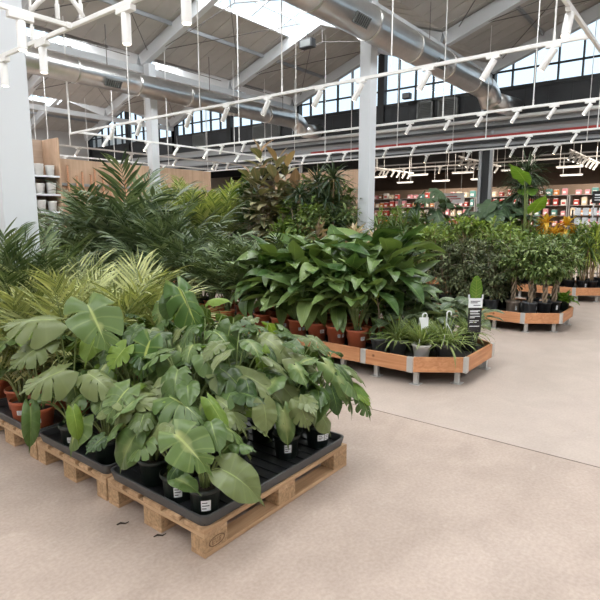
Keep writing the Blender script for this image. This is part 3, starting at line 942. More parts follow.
for i, (a, b) in enumerate(LV):
    y0, y1 = y_at(b, XW - .1, 4.7), y_at(a, XW - .1, 4.7)
    txt = ['left of the pair beside the right-hand duct elbow', 'right of the pair beside the right-hand duct elbow', 'left of the pair beside the left duct elbow',
           'right of the pair beside the left duct elbow', 'single one farthest left under the clerestory'][i]
    t = thing('louvre_vent', 'grey louvre vent in the dark band, ' + txt, 'vent', (XW - .1, (y0 + y1) / 2, 4.42), 0, 'louvre vents')
    w = y1 - y0
    fr = MB().box(-.03, .06, -w / 2, w / 2, 0, .05).box(-.03, .06, -w / 2, w / 2, .47, .52).box(-.03, .06, -w / 2, -w / 2 + .05, 0, .52).box(-.03, .06, w / 2 - .05, w / 2, 0, .52)
    fr.build('frame', M['louvre'], t)
    sl = MB()
    for j in range(9): sl.beam((0, -w / 2 + .03, .07 + j * .047), (0, w / 2 - .03, .07 + j * .047), .012, .05, (.6, 0, .8))
    sl.build('louvre_blades', M['louvre'], t)

# ---------------------------------------------------------------- the store beyond
struct('ceiling', MB().box(XW + .12, 33, -8.2, 25.3, 4.25, 4.36), M['ceil_dark'])
struct('wall_store', MB().box(31, 31.2, -8.2, 25.3, 0, 4.3), M['store_wall'])
struct('trim_2', MB().box(27.6, 28.0, -8.2, 25.3, 2.62, 3.1), M['soffit'])
for x in (18.4, 21.6, 24.8):
    struct('store_beam', MB().box(x - .1, x + .1, -8.2, 25.3, 3.85, 4.25), M['black_steel'])

strip_root = None
def strip_light(x, y, z, label):
    global strip_root
    if strip_root is None:
        t = thing('strip_light', label, 'light', (x, y, z), 0, 'strip lights over the store aisles')
        MB().box(-.06, .06, -.40, .40, 0, .05).build('housing', M['white_fit'], t)
        MB().box(-.045, .045, -.38, .38, -.012, 0).build('diffuser', M['strip'], t)
        for s in (-.3, .3): MB().tube([(0, s, .05), (0, s, 4.25 - 3.2)], .006, 4).build('hanger', M['cable'], t)
        strip_root = t; return t
    return dup(strip_root, (x, y, z), 0, label)
for r, (x, z, nm) in enumerate(((19.4, 3.2, 'near'), (23.2, 3.2, 'far'))):
    for i, y in enumerate((2.2, 4.0, 5.8, 7.6, 9.4, 11.2)):
        strip_light(x, y + r * .7, z, '%s from the right in the %s row of white strip lights over the store' % (ORD[i], nm))

# store shelving with goods
def store_shelf(y0, y1, label, x=25.6):
    t = thing('store_shelving', label, 'shelving', (x, (y0 + y1) / 2, 0), 0, 'store shelving bays')
    w = (y1 - y0) / 2 - .02
    MB().box(.42, .46, -w, w, 0, 2.55).build('back_panel', M['store_wall'], t)
    for s in (-1, 1): MB().box(0, .46, s * w - .02, s * w + .02, 0, 2.55).build('side_panel', M['shelf_grey'], t)
    for z in (.3, .75, 1.2, 1.65, 2.1, 2.55): MB().box(0, .42, -w, w, z - .02, z).build('shelf', M['shelf_grey'], t)
    return t
BAYS = [(3.2, 5.2), (5.25, 7.25), (7.3, 9.3), (9.35, 11.35), (11.4, 13.4), (13.45, 15.45)]
for i, (a, b) in enumerate(BAYS): store_shelf(a, b, '%s grey shelving bay from the right along the far store aisle' % ORD[i])
PC = [('red', (.42, .06, .05)), ('cream', (.66, .56, .42)), ('orange', (.60, .24, .06)), ('pink', (.60, .26, .30)), ('brown', (.22, .11, .06)), ('white', (.70, .69, .67)), ('teal', (.10, .28, .27))]
prod = {}
for nm, c in PC:
    mb = MB().box(-.12, .12, -.10, .10, 0, .26)
    k = MB().box(-.124, -.12, -.07, .07, .06, .15)
    prod[nm] = (mb.mesh('carton'), k.mesh('carton_label')); prod[nm][0].materials.append(plain(nm + ' carton', c, .5)); prod[nm][1].materials.append(M['paper'] if nm != 'white' else M['red'])
    lm = MB().box(-.105, .105, -.085, .085, .26, .285).mesh('lid'); lm.materials.append(M['paper'] if nm in ('red', 'orange') else M['shelf_grey'])
    prod[nm] += (lm,)
rr = random.Random(5)
BW = ['first', 'second', 'third', 'fourth', 'fifth', 'sixth']
LVN = {2.55: 'topmost', 2.1: 'second', 1.65: 'third', 1.2: 'fourth'}
for bi, (a, b) in enumerate(BAYS):
    for z in (1.2, 1.65, 2.1, 2.55):
        y = a + .17
        while y < b - .16:
            nm = rr.choice(PC)[0] if rr.random() < .6 else rr.choice(('cream', 'pink', 'red'))
            lb = 'small %s carton on the %s shelf of the %s shelving bay' % (nm, LVN[z], BW[bi])
            o = link_mesh('product_carton', prod[nm][0]); o.location = (25.75 + rr.uniform(-.02, .03), y, z); o.scale = (1, rr.uniform(.75, 1.15), rr.uniform(.65, 1.3))
            tag(o, lb, 'carton', 'cartons on the far store shelves')
            link_mesh('printed_panel', prod[nm][1], o); link_mesh('lid', prod[nm][2], o)
            y += rr.uniform(.27, .38)
# white hanging board and the dark sign over the card rack
def sign_board(name, label, px0, px1, py0, py1, x, face, border, lines, inkm):
    a = y_at(px0, x, 2.0); b = y_at(px1, x, 2.0)
    p = at_t(px0, py0, x * YAW_S + a * YAW_S * 0 + a * YAW_C); q = at_t(px1, py1, x * YAW_S + b * YAW_C)
    z1, z0 = p[2], q[2]
    t = thing(name, label, 'sign', (x, (a + b) / 2, z0))
    w = abs(a - b) / 2; h = z1 - z0
    MB().box(-.012, .012, -w, w, 0, h).build('board', M[face], t)
    k = MB()
    for (u0, u1, v, th) in lines: k.box(-.016, -.012, w - 2 * w * u1, w - 2 * w * u0, h * v, h * (v + th))
    k.build('lettering', M[inkm], t)
    for s in (-.7, .7): MB().tube([(0, s * w, h), (0, s * w, 4.25 - z0)] if border else [(0, s * w, 0), (0, s * w, -z0)], .006 if border else .015, 5).build('hanger' if border else 'post', M['cable'], t)
    return t
sign_board('hanging_sign', 'white rectangular sign hanging in the store behind the tall lobed plant', 441, 464, 193.5, 203.5, 17.0, 'sign_white', True,
           [(.12, .7, .62, .1), (.12, .86, .42, .08), (.12, .5, .22, .08)], 'red')
sign_board('aisle_sign', 'dark sign board with pale lines above the card rack', 592, 606, 191, 203, 13.6, 'sign_black', False,
           [(.2, .8, .62, .1), (.2, .7, .42, .07), (.2, .75, .22, .07)], 'sign_white')
ry = y_at(596, 13.6, 1.4)
t = thing('card_rack', 'tall black wire rack filled with white packets at the right edge', 'rack', (13.6, ry, 0))
for s in (-.5, .5):
    for d in (0, .3): MB().box(d - .015, d + .015, s - .015, s + .015, 0, 1.75).build('post', M['black_steel'], t)
for z in (.3, .6, .9, 1.15, 1.4, 1.62): MB().box(0, .3, -.5, .5, z - .012, z).build('shelf', M['black_steel'], t)
pk = MB().box(-.02, .02, -.06, .06, 0, .17).mesh('packet'); pk.materials.append(M['paper'])
for zi, z in enumerate((.9, 1.15, 1.4, 1.62)):
    for j in range(6):
        o = link_mesh('seed_packet', pk); o.location = (13.66, ry - .42 + j * .165, z + .001)
        tag(o, 'white packet on the %s shelf of the black card rack' % ['lower', 'middle', 'upper', 'top'][zi], 'packet', 'white packets in the card rack')

# ---------------------------------------------------------------- air ducts
def duct(y, z, x_end, rad, label, grilles):
    t = thing('air_duct', label, 'duct', (0, y, z), 0)
    n = 24
    def pipe(name, pts, r=rad):
        return MB().tube(pts, r, 26, True).build(name, M['galv'], t, True)
    pipe('straight_run', [(-7, 0, 0), (x_end, 0, 0)])
    el = [(x_end, 0, 0)]
    for k in range(1, 8):
        a = k / 7 * R(62)
        el.append((x_end + .5 * math.sin(a), -.08 * k / 7, -.5 * (1 - math.cos(a))))
    e = el[-1]
    pipe('elbow', el + [(e[0] + .06, e[1] - .02, e[2] - .09)])
    pipe('outlet_collar', [(e[0] + .02, e[1] - .05, e[2] - .04), (XW - .0, e[1] - .22, e[2] - .02)], rad * .86)
    for x in np.arange(-6, x_end + .1, 1.55):
        MB().lathe([(rad - .01, -.02), (rad + .018, -.02), (rad + .018, .02), (rad - .01, .02)], 26)
        mb = MB(); nn = 26
        prof = [(rad - .01, -.018), (rad + .016, -.018), (rad + .016, .018), (rad - .01, .018)]
        v = [(x + zz, r * math.cos(2 * math.pi * k / nn), r * math.sin(2 * math.pi * k / nn)) for r, zz in prof for k in range(nn)]
        f = [(i * nn + k, i * nn + (k + 1) % nn, (i + 1) * nn + (k + 1) % nn, (i + 1) * nn + k) for i in range(3) for k in range(nn)]
        mb.add(v, f); mb.build('flange', M['galv'], t, False)
    for x in np.arange(-5.2, x_end, 3.1):
        MB().beam((x, 0, rad - .02), (x, 0, roof_z(y) - z - .03), .02, .006, (0, 1, 0)).build('hanger', M['rod'], t)
    for gx in grilles:
        g = MB(); a0 = R(215)
        c = np.array([gx, math.cos(a0) * (rad + .012), math.sin(a0) * (rad + .012)]); nrm = np.array([0, math.cos(a0), math.sin(a0)])
        g.beam(c - np.array([.2, 0, 0]), c + np.array([.2, 0, 0]), .17, .03, nrm)
        go = g.build('grille', M['louvre'], t)
        s = MB()
        for k in range(7):
            q = c + nrm * .018 + np.array([-.16 + k * .053, 0, 0]); tn = np.cross(nrm, (1, 0, 0))
            s.beam(q - tn * .07, q + tn * .07, .012, .012, nrm)
        s.build('grille_bars', M['black_steel'], go)
    return t
duct(4.84, 4.74, 13.3, .27, 'round galvanised air duct crossing upper right above the tall white column', (7.4, 10.4))
duct(11.25, 4.72, 13.85, .26, 'round galvanised air duct running behind the left columns', (7.2, 11.0))

# small black projector on the roof frame
t = thing('floodlight', 'small black floodlight hanging under the skylight', 'light', (11.55, 8.85, 6.05))
MB().box(-.1, .1, -.2, .2, -.12, .1).build('housing', M['black_steel'], t, bevel=.01)
MB().box(-.104, -.1, -.16, .16, -.09, .07).build('lens', M['louvre'], t)
MB().tube([(0, 0, .1), (0, 0, .3)], .012, 6).build('bracket', M['black_steel'], t)
t = thing('floodlight', 'small black floodlight fixed to the dark post under the right clerestory', 'light', (14.7, 7.55, 5.1))
MB().box(-.1, .06, -.12, .12, -.08, .08).build('housing', M['black_steel'], t, bevel=.01)
MB().box(-.104, -.1, -.1, .1, -.06, .06).build('lens', M['louvre'], t)
MB().beam((.06, 0, 0), (.22, 0, 0), .05, .05).build('bracket', M['black_steel'], t)

# ---------------------------------------------------------------- lighting tracks and spotlights
ZT = 3.4
def track(label, p, q, hang, ZT=3.4):
    p = np.array(p, float); q = np.array(q, float); c = (p + q) / 2
    t = thing('lighting_track', label, 'track', (c[0], c[1], ZT), 0, 'white lighting tracks')
    MB().beam(p - c, q - c, .034 if ZT > 3 else .024, .042 if ZT > 3 else .03).build('rail', M['white_fit'], t, bevel=.004)
    d = (q - p) / np.linalg.norm(q - p)
    for s in (0, 1):
        e = (p if s == 0 else q) - c
        MB().beam(e - d * .02, e + d * .02, .042 if ZT > 3 else .03, .05 if ZT > 3 else .036).build('end_cap', M['white_fit'], t)
    for h in hang:
        e = p + (q - p) * h - c
        zt = (roof_z(c[1] + e[1]) if c[0] + e[0] < XW else 4.25) - ZT - .02
        MB().tube([(e[0], e[1], .02), (e[0], e[1], zt)], .0095, 5).build('hanger', M['white_fit'], t)
        MB().tube([(e[0], e[1], .02), (e[0], e[1], .11)], .014, 6).build('clamp', M['white_fit'], t)
    return t
def yline(X, y0, y1, label, hang, z=3.4): return track(label, (X, y0, 0), (X, y1, 0), hang, z)
ZN, XN, YN = 2.80, 1.946, 3.42        # the nearest tracks hang lower
XT = [6.3, 9.6, 12.75, 14.72, 18.4]
yline(XN, .6, 6.0, 'nearest white lighting track crossing the top left corner', (.1, .34, .5, .62, .8), ZN)
yline(XT[0], 1.24, 11.4, 'long white lighting track passing in front of the tall white column', [.03, .22, .40, .58, .78, 1.0])
yline(XT[1], .5, 11.05, 'white lighting track passing just behind the tall white column', [.06, .2, .35, .52, .68, .85])
yline(XT[2], 1.0, 12.6, 'white lighting track third in depth, between column and far fascia', [.1, .3, .5, .7, .9])
yline(XT[3], 1.0, 18, 'white lighting track just in front of the far grey fascia', [.1, .3, .5, .7, .9])
yline(XT[4], .5, 15, 'white lighting track inside the dark store behind the fascia', [.1, .3, .5, .7, .9])
track('white lighting track running away from us at the upper right corner', (3.6, 1.2, 0), (7.6, 1.2, 0), (.2, .85))
track('short white lighting track joining the nearest track at upper left', (.54, YN, 0), (XN - .02, YN, 0), (.5, .95), ZN)
track('short white track with a row of spots running back, right of the dark columns', (16.2, 3.36, 0), (20.6, 3.36, 0), (.1, .9))
track('short white track with a row of spots running back, beside the dark columns', (15.9, 6.37, 0), (19.8, 6.37, 0), (.1, .9))
track('short white track with a row of spots running back, right behind the white column', (17.2, 10.2, 0), (20.6, 10.2, 0), (.1, .9))
track('white track running back along the partition from the left end of the column-front track', (6.34, 11.1, 0), (14.2, 11.1, 0), (.3, .6, .95))
track('white track running back, second beyond the wooden partition', (6.6, 13.4, 0), (14.4, 13.4, 0), (.1, .4, .7))
track('white track running back, third beyond the wooden partition', (7.2, 15.6, 0), (14.4, 15.6, 0), (.1, .4, .7))
track('white track running back, farthest beyond the wooden partition', (8.2, 18.2, 0), (14.4, 18.2, 0), (.1, .4, .7))
# curved feed of the short track at upper left
tag(MB().tube(bez((XN - .26, YN, ZN + .02), (XN - .09, YN - .08, ZN + .28), (XN + .01, YN - .13, ZN + .03), 9), .015, 8).build('feed_cable', M['white_fit'], None, True),
    'short curved white feed conduit over the upper left track joint', 'cable')

_spot = {}
def spotlight(kind, loc, rz, label, group):
    """kind: (tilt degrees, warm)"""
    if kind in _spot: return dup(_spot[kind], loc, rz, label, group)
    tilt, lens, size = kind
    t = thing('spotlight', label, 'spotlight', loc, rz, group)
    L, r = .235 * size, .039 * size
    MB().box(-.02, .02, -.075, .075, -.05, -.018).build('adapter', M['white_fit'], t, bevel=.003)
    MB().tube([(0, 0, -.05), (0, 0, -.085)], .011, 8).build('stem', M['white_fit'], t, True)
    a = R(tilt); ax = np.array([0, math.sin(a), -math.cos(a)])
    top = np.array([0, 0, -.085]) - ax * .03
    hb = MB().tube([top, top + ax * .006, top + ax * L], [r * .9, r, r], 20)
    hb.build('housing', M['white_fit'], t, True).modifiers.new('edge', 'EDGE_SPLIT').split_angle = R(40)
    MB().tube([top + ax * (L - .002), top + ax * (L + .004)], r * .78, 16).build('lens', M[lens], t)
    _spot[kind] = t
    return t
def spots(X, pxs, what, tilt, warm=(), rz=0.0, size=1.0, ZT=3.4):
    ys = sorted(((y_at(p, X, ZT - .1), p) for p in pxs))
    for i, (y, p) in enumerate(ys):
        w = p in warm
        spotlight((tilt, 'lens_warm' if w else 'lens', size), (X, y, ZT), rz,
                  '%swhite cylinder spotlight, %s from the right on the track %s' % ('glowing warm ' if w else '', ORD[i] if i < 16 else 'last', what), 'spotlights on the track ' + what)
spotlight((0, 'lens', .70), (1.62, YN, ZN), R(90), 'white cylinder spotlight hanging from the short joining track at upper left', 'spotlights on the track crossing the top left')
spots(XN, (4, 43, 126, 186), 'crossing the top left', 0, (), 0, .70, ZN)
spots(XT[0], (113, 140, 190, 227, 268, 320, 361, 428, 493, 553), 'crossing the white column', 33, ())
spots(XT[1], (222, 244, 262, 410, 449, 481, 517, 554, 590), 'behind the white column', 33, (), 0, .78)
spots(XT[2], (217, 228, 304, 329, 345, 386, 414, 450, 510, 529, 576), 'third in depth', 30, (), 0, .8)
spots(XT[3], (84, 185, 246, 290, 427, 469, 513, 536, 557), 'before the grey fascia', 25, (427, 84, 557), 0, .85)
spots(XT[4], (384, 404, 440, 468, 532), 'inside the store', 15, (440, 404), 0, .85)
spotlight((28, 'lens', 1.0), (5.35, 1.2, ZT), R(90), 'large tilted white spotlight at the upper right corner', 'spotlights at the upper right')
for nm, y, xs in (('along the partition', 11.1, (7.0, 8.1, 9.0, 10.0, 11.2, 12.4)), ('second beyond the partition', 13.4, (7.6, 9.2, 10.8, 12.4)), ('third beyond the partition', 15.6, (8.4, 10.2, 12.0)), ('farthest beyond the partition', 18.2, (9.6, 11.6, 13.2))):
    for i, x in enumerate(xs):
        spotlight((33, 'lens_warm' if (y == 15.6 and i == 0) else 'lens', .85), (x, y, ZT), R(60), 'white spotlight %s from the left on the track %s' % (ORD[i], nm), 'spotlights on the track ' + nm)
for nm, x0, x1, y in (('right of the dark columns', 16.2, 20.6, 3.36), ('beside the dark columns', 15.9, 19.8, 6.37), ('behind the white column', 17.2, 20.6, 10.2)):
    for i in range(7):
        spotlight((30, 'lens', .9), (x0 + .3 + (x1 - x0 - .6) * i / 6, y, ZT), R(20),
                  'white spotlight %s from the front on the short track %s' % (ORD[i], nm), 'spotlights on the short track ' + nm)

# ---------------------------------------------------------------- wooden partition, pot shelves and poles at the back left
struct('wall_display', MB().box(6.0, 10.6, 11.62, 11.66, .0, 2.87), M['ply'])
struct('wall_rear', MB().box(14.55, 14.6, 9.1, 12.6, 0, 3.08), M['ply'])
struct('trim_3', MB().box(6.0, 10.6, 11.58, 11.62, 2.28, 2.34), M['shelf_grey'])
t = thing('shelf_unit', 'wooden shelf unit holding pale plant pots behind the left column', 'shelf unit', (5.3, 11.7, 0))
MB().box(-.9, .66, .33, .36, 0, 3.27).build('back_panel', M['ply_dark'], t)
for x in (-.9, .66): MB().box(x, x + .03, -.36, .36, 0, 3.27).build('side_panel', M['ply'], t)
for z in (.9, 1.3, 1.7, 2.07, 2.46): 
    s = MB().box(-.87, .66, -.34, .33, z - .03, z).build('shelf', M['shelf_grey'], t)
    MB().box(-.87, .66, -.352, -.34, z - .035, z + .005).build('price_rail', M['paper'], s)
pm = {}
def shelf_pot(loc, m, sc, label):
    key = m
    if key not in pm:
        me = MB().lathe([(.001, 0), (.075, 0), (.08, .004), (.10, .2), (.104, .215), (.10, .22), (.092, .22), (.088, .19), (.07, .05), (.001, .045)], 24).mesh('pot', True); me.materials.append(M[m])
        pm[key] = me
    o = link_mesh('plant_pot', pm[key]); o.location = tuple(float(q) for q in loc); o.scale = (sc,) * 3
    tag(o, label, 'pot', 'pale pots on the wooden shelf unit')
    r = MB().lathe([(.1035, .213), (.108, .218), (.108, .232), (.1, .234), (.094, .228), (.094, .213)], 24).build('rim', M[m], o, True)
for zi, z in enumerate((2.46, 2.07, 1.7, 1.3)):
    nm = ['top', 'second', 'third', 'fourth'][zi]
    for row, (y, xs) in enumerate(((11.48, (4.6, 4.84, 5.08, 5.32, 5.57, 5.82)), (11.8, (4.7, 4.96, 5.22, 5.48, 5.74)))):
        for i, x in enumerate(reversed(xs)):
            shelf_pot((x, y, z + .001), 'stoneware_b' if (row and i % 2) or (zi == 1 and i % 3 == 2) else 'stoneware', .95 + .08 * ((i + zi) % 2),
                      'pale %s pot, %s from the right in the %s row of the %s shelf' % ('beige' if (row and i % 2) or (zi == 1 and i % 3 == 2) else 'grey-white', ORD[i], 'back' if row else 'front', nm))
pr = random.Random(3)
for i, px in enumerate((70, 78, 84, 92, 96, 105, 112, 120, 127, 134)):
    r = ray(px, 180); Xp = r[0] * 11.50 / r[1]
    h = [2.72, 2.5, 2.6, 2.55, 2.7, 2.6, 2.48, 2.64, 2.54, 2.58][i]
    o = MB().tube([(0, 0, 0), (pr.uniform(-.03, .03), .05, h)], .023, 9).build('coir_pole', M['copper'], None, True)
    o.location = (float(Xp), 11.50, 0)
    MB().tube([(0, 0, h - .001), (0, 0.0, h + .01)], .03, 9).build('end_cap', M['cane'], o)
    o.children[0].location = (0, .05, 0)
    tag(o, '%s orange-brown pole from the left, standing against the wooden partition' % ORD[i], 'pole', 'orange-brown poles along the partition')
for i, px in enumerate((186, 193, 200, 207, 214, 221)):
    y = y_at(px, 14.4, 2.6)
    h = [2.7, 2.55, 2.62, 2.5, 2.6, 2.52][i]
    o = MB().tube([(0, 0, 0), (.04, 0, h)], .035, 9).build('coir_pole', M['copper'], None, True); o.location = (14.4, float(y), 0)
    k = MB().tube([(0, 0, h - .001), (0, 0, h + .01)], .037, 9).build('end_cap', M['cane'], o); k.location = (.04, 0, 0)
    tag(o, '%s orange-brown pole from the left in the farther cluster behind the palms' % ORD[i], 'pole', 'orange-brown poles in the far cluster')

# ---------------------------------------------------------------- pallets and trays
PX0, PX1 = 1.48, 2.68
PAL = [1.728, 2.545, 3.362, 4.18]
PW = .80
def pallet(y0, label, stamp=False):
    t = thing('wooden_pallet', label, 'pallet', (PX0, y0, 0), 0, 'wooden pallets under the trays')
    L = PX1 - PX0
    # three bottom skids along X, nine blocks, three stringers along Y, deck boards along X
    ys = ((0, .10), (PW / 2 - .0725, PW / 2 + .0725), (PW - .10, PW)); xs = ((0, .145), (L / 2 - .0725, L / 2 + .0725), (L - .145, L))
    for a, b in ys: MB().box(0, L, a, b, 0, .022).build('skid_board', M['pallet'], t, bevel=.003)
    for i, (a, b) in enumerate(ys):
        for j, (c, d) in enumerate(xs):
            o = MB().box(c, d, a, b, .022, .100).build('block', M['block'], t, bevel=.004)
            if stamp and i == 0 and j == 0:
                s = MB(); cx, cz = .075, .061
                n = 22
                for k in range(n):
                    q0, q1 = 2 * math.pi * k / n, 2 * math.pi * (k + 1) / n
                    s.add([(cx + .052 * math.cos(q0), -.0012, cz + .026 * math.sin(q0)), (cx + .052 * math.cos(q1), -.0012, cz + .026 * math.sin(q1)),
                           (cx + .045 * math.cos(q1), -.0012, cz + .021 * math.sin(q1)), (cx + .045 * math.cos(q0), -.0012, cz + .021 * math.sin(q0))], [(0, 1, 2, 3)])
                # E U R in strokes
                def bar(x0, x1, z0, z1): s.add([(cx + x0, -.0012, cz + z0), (cx + x1, -.0012, cz + z0), (cx + x1, -.0012, cz + z1), (cx + x0, -.0012, cz + z1)], [(0, 1, 2, 3)])
                w = .003
                for q in (-.012, -.0015, .009): bar(-.030, -.016, q, q + w)
                bar(-.031, -.028, -.012, .012)
                bar(-.008, -.005, -.009, .012); bar(.004, .007, -.009, .012); bar(-.006, .005, -.012, -.009)
                bar(.014, .017, -.012, .012); bar(.014, .026, .009, .012); bar(.024, .027, .001, .010); bar(.014, .026, -.001, .002); bar(.020, .024, -.012, -.001)
                s.build('oval_stamp', M['stamp'], o)
    for c, d in xs: MB().box(c, d, 0, PW, .100, .122).build('stringer_board', M['pallet_y'], t, bevel=.003)
    nb = [(0, .145), (.185, .285), (.3275, .4725), (.515, .615), (.655, .80)]
    for a, b in nb: MB().box(0, L, a, b, .122, .144).build('deck_board', M['pallet'], t, bevel=.003)
    return t
PLN = ['nearest wooden pallet, its long side facing the open aisle', 'second wooden pallet from the front, under dark monstera pots', 'third wooden pallet from the front, under terracotta pots',
       'fourth wooden pallet, behind the terracotta pots at the left']
def tray(y0, label):
    t = thing('plant_tray', label, 'tray', ((PX0 + PX1) / 2, y0 + PW / 2, .144), 0, 'black plastic plant trays')
    a, b, h, r = .597, .396, .055, .04
    def ring(ix, z, rad):
        pts = []
        for cx, cy, a0 in ((1, 1, 0), (-1, 1, 90), (-1, -1, 180), (1, -1, 270)):
            for k in range(7):
                q = R(a0 + 15 * k)
                pts.append((cx * (a - ix - rad) + rad * math.cos(q), cy * (b - ix - rad) + rad * math.sin(q), z))
        return pts
    rings = [ring(.012, 0, r), ring(.002, .045, r), ring(0, h, r), ring(.006, h + .003, r), ring(.012, h, r), ring(.018, .016, r)]
    mb = MB(); n = len(rings[0]); v = [p for q in rings for p in q]
    f = [(i * n + k, i * n + (k + 1) % n, (i + 1) * n + (k + 1) % n, (i + 1) * n + k) for i in range(len(rings) - 1) for k in range(n)]
    f.append(tuple(range(n - 1, -1, -1)))
    mb.add(v, f); mb.build('rim', M['tray_lip'], t, True).modifiers.new('edge', 'EDGE_SPLIT').split_angle = R(50)
    fl = MB().box(-a + .02, a - .02, -b + .02, b - .02, .004, .012)
    x = -a + .05
    while x < a - .06:
        fl.box(x, x + .05, -b + .03, b - .03, .012, .020); x += .078
    fl.build('ribbed_base', M['tray'], t, bevel=.002)
    return t
TRN = ['black ribbed plant tray on the nearest pallet', 'black plant tray on the second pallet from the front', 'black plant tray under the terracotta pots', 'black plant tray on the fourth pallet behind the terracotta pots']
for i, y in enumerate(PAL):
    pallet(y, PLN[i], i == 0); tray(y, TRN[i])
ZP = .1645    # pot base on the trays
# dark scraps lying on the concrete
for (px, py, l) in ((123, 524, 'small dark scrap on the concrete beside the pallet gap'), (160, 536, 'thin dark scrap on the concrete in front of the nearest pallet')):
    q = at_t(px, py, 2.4); rr_ = ray(px, py); k = -CAM_H / rr_[2]; q = rr_ * k
    o = MB().tube([(-.03, -.004, .004), (-.012, .006, .005), (.012, -.005, .004), (.03, .004, .006)], [.003, .005, .004, .002], 5).build('bark_scrap', M['soil'])
    o.location = (float(q[0]), float(q[1]), 0); o.rotation_euler = (0, 0, -.6)
    tag(o, l, 'scrap')

# ---------------------------------------------------------------- plant benches with pine rims
ZD = .225
def bench(x0, y0, y1, label, end, W=1.34, seams=()):
    """end: True -> chamfered right-hand end at y0"""
    t = thing('plant_bench', label, 'bench', (x0, y0, 0), 0, 'low plant benches with pine rims')
    Ly = y1 - y0; B = .42 if end else 0; Bx = .31 if end else 0
    zb, zt, th = .13, .275, .028
    def side(a, b, name='rim_board', m='board'):
        o = MB().beam((a[0], a[1], (zb + zt) / 2), (b[0], b[1], (zb + zt) / 2), th, zt - zb).build(name, M[m], t, bevel=.003)
        return o
    def corner(p, d, sgn=1):
        o = MB().beam((p[0] - d[0] * .03, p[1] - d[1] * .03, (zb + zt) / 2), (p[0] + d[0] * .03, p[1] + d[1] * .03, (zb + zt) / 2), th + .008, zt - zb + .004).build('corner_plate', M['galv_leg'], t, bevel=.002)
        o['label'] = 'galvanised joint plate'
    P = [(0, Ly)]
    if end: P += [(0, B), (Bx, 0), (W - Bx, 0), (W, B)]
    else: P += [(0, 0), (W, 0)]
    P += [(W, Ly)]
    for i in range(len(P) - 1):
        if not end and i == 1: continue
        a, b = P[i], P[i + 1]
        side(a, b, m='board_x' if abs(a[1] - b[1]) < .01 else 'board')
    MB().prism([(x * (1 - 2 * .02 / W) + .02, max(y, .02) if end else y) for x, y in P], ZD - .03, ZD).build('deck', M['deck'], t)
    if end:
        for p, d in (((0, B), (0, 1)), ((Bx, 0), (1, 0)), ((W - Bx, 0), (1, 0)), ((W, B), (0, 1))): corner(p, d)
    for y in (Ly - .035,) : corner((0, y), (0, 1)); corner((W, y), (0, 1))
    legs = [(.075, B - .03), (.075, B + .40), (Bx + .03, .09), (W - Bx - .03, .05), (W - .075, B - .02), (W - .075, B + .4)] if end else [(.075, .25), (.075, Ly - .25), (W - .075, .25), (W - .075, Ly - .25)]
    for x, y in legs:
        g = MB().box(x - .022, x + .022, y - .022, y + .022, .006, ZD - .03).build('leg', M['galv_leg'], t, bevel=.003)
        MB().box(x - .05, x + .05, y - .05, y + .05, 0, .006).build('foot_plate', M['galv_leg'], g)
    return t
BX = [4.42, 7.48, 10.82]
BN = ['front', 'middle', 'rear']
for bi, x in enumerate(BX):
    bench(x, [1.735, 1.565, 1.57][bi], [2.70, 2.72, 2.72][bi], 'chamfered pine-rimmed end of the %s plant bench' % BN[bi], True)
    y = [2.705, 2.725, 2.725][bi]; k = 0
    segs = {0: [3.95, 5.2, 6.45, 7.7, 8.95, 10.2], 1: [3.95, 4.95], 2: [3.95, 5.2, 6.45, 7.7]}[bi]
    for y1 in segs:
        bench(x, y, y1 - .005, '%s straight section of the %s plant bench from its chamfered end' % (ORD[k], BN[bi]), False); y = y1; k += 1
    if bi == 1:
        y = 5.46; 
        for y1 in (6.7, 7.95, 9.2, 10.45, 11.3):
            bench(x, y, y1 - .005, '%s straight section of the middle plant bench, beyond the white column' % ORD[k - 2], False); y = y1; k += 1
ZB = ZD + .001
# ================================================================== plants
def toward_cam(x, y): return math.atan2(-y, -x)
FRONT = R(-143)        # a sticker facing the photographer

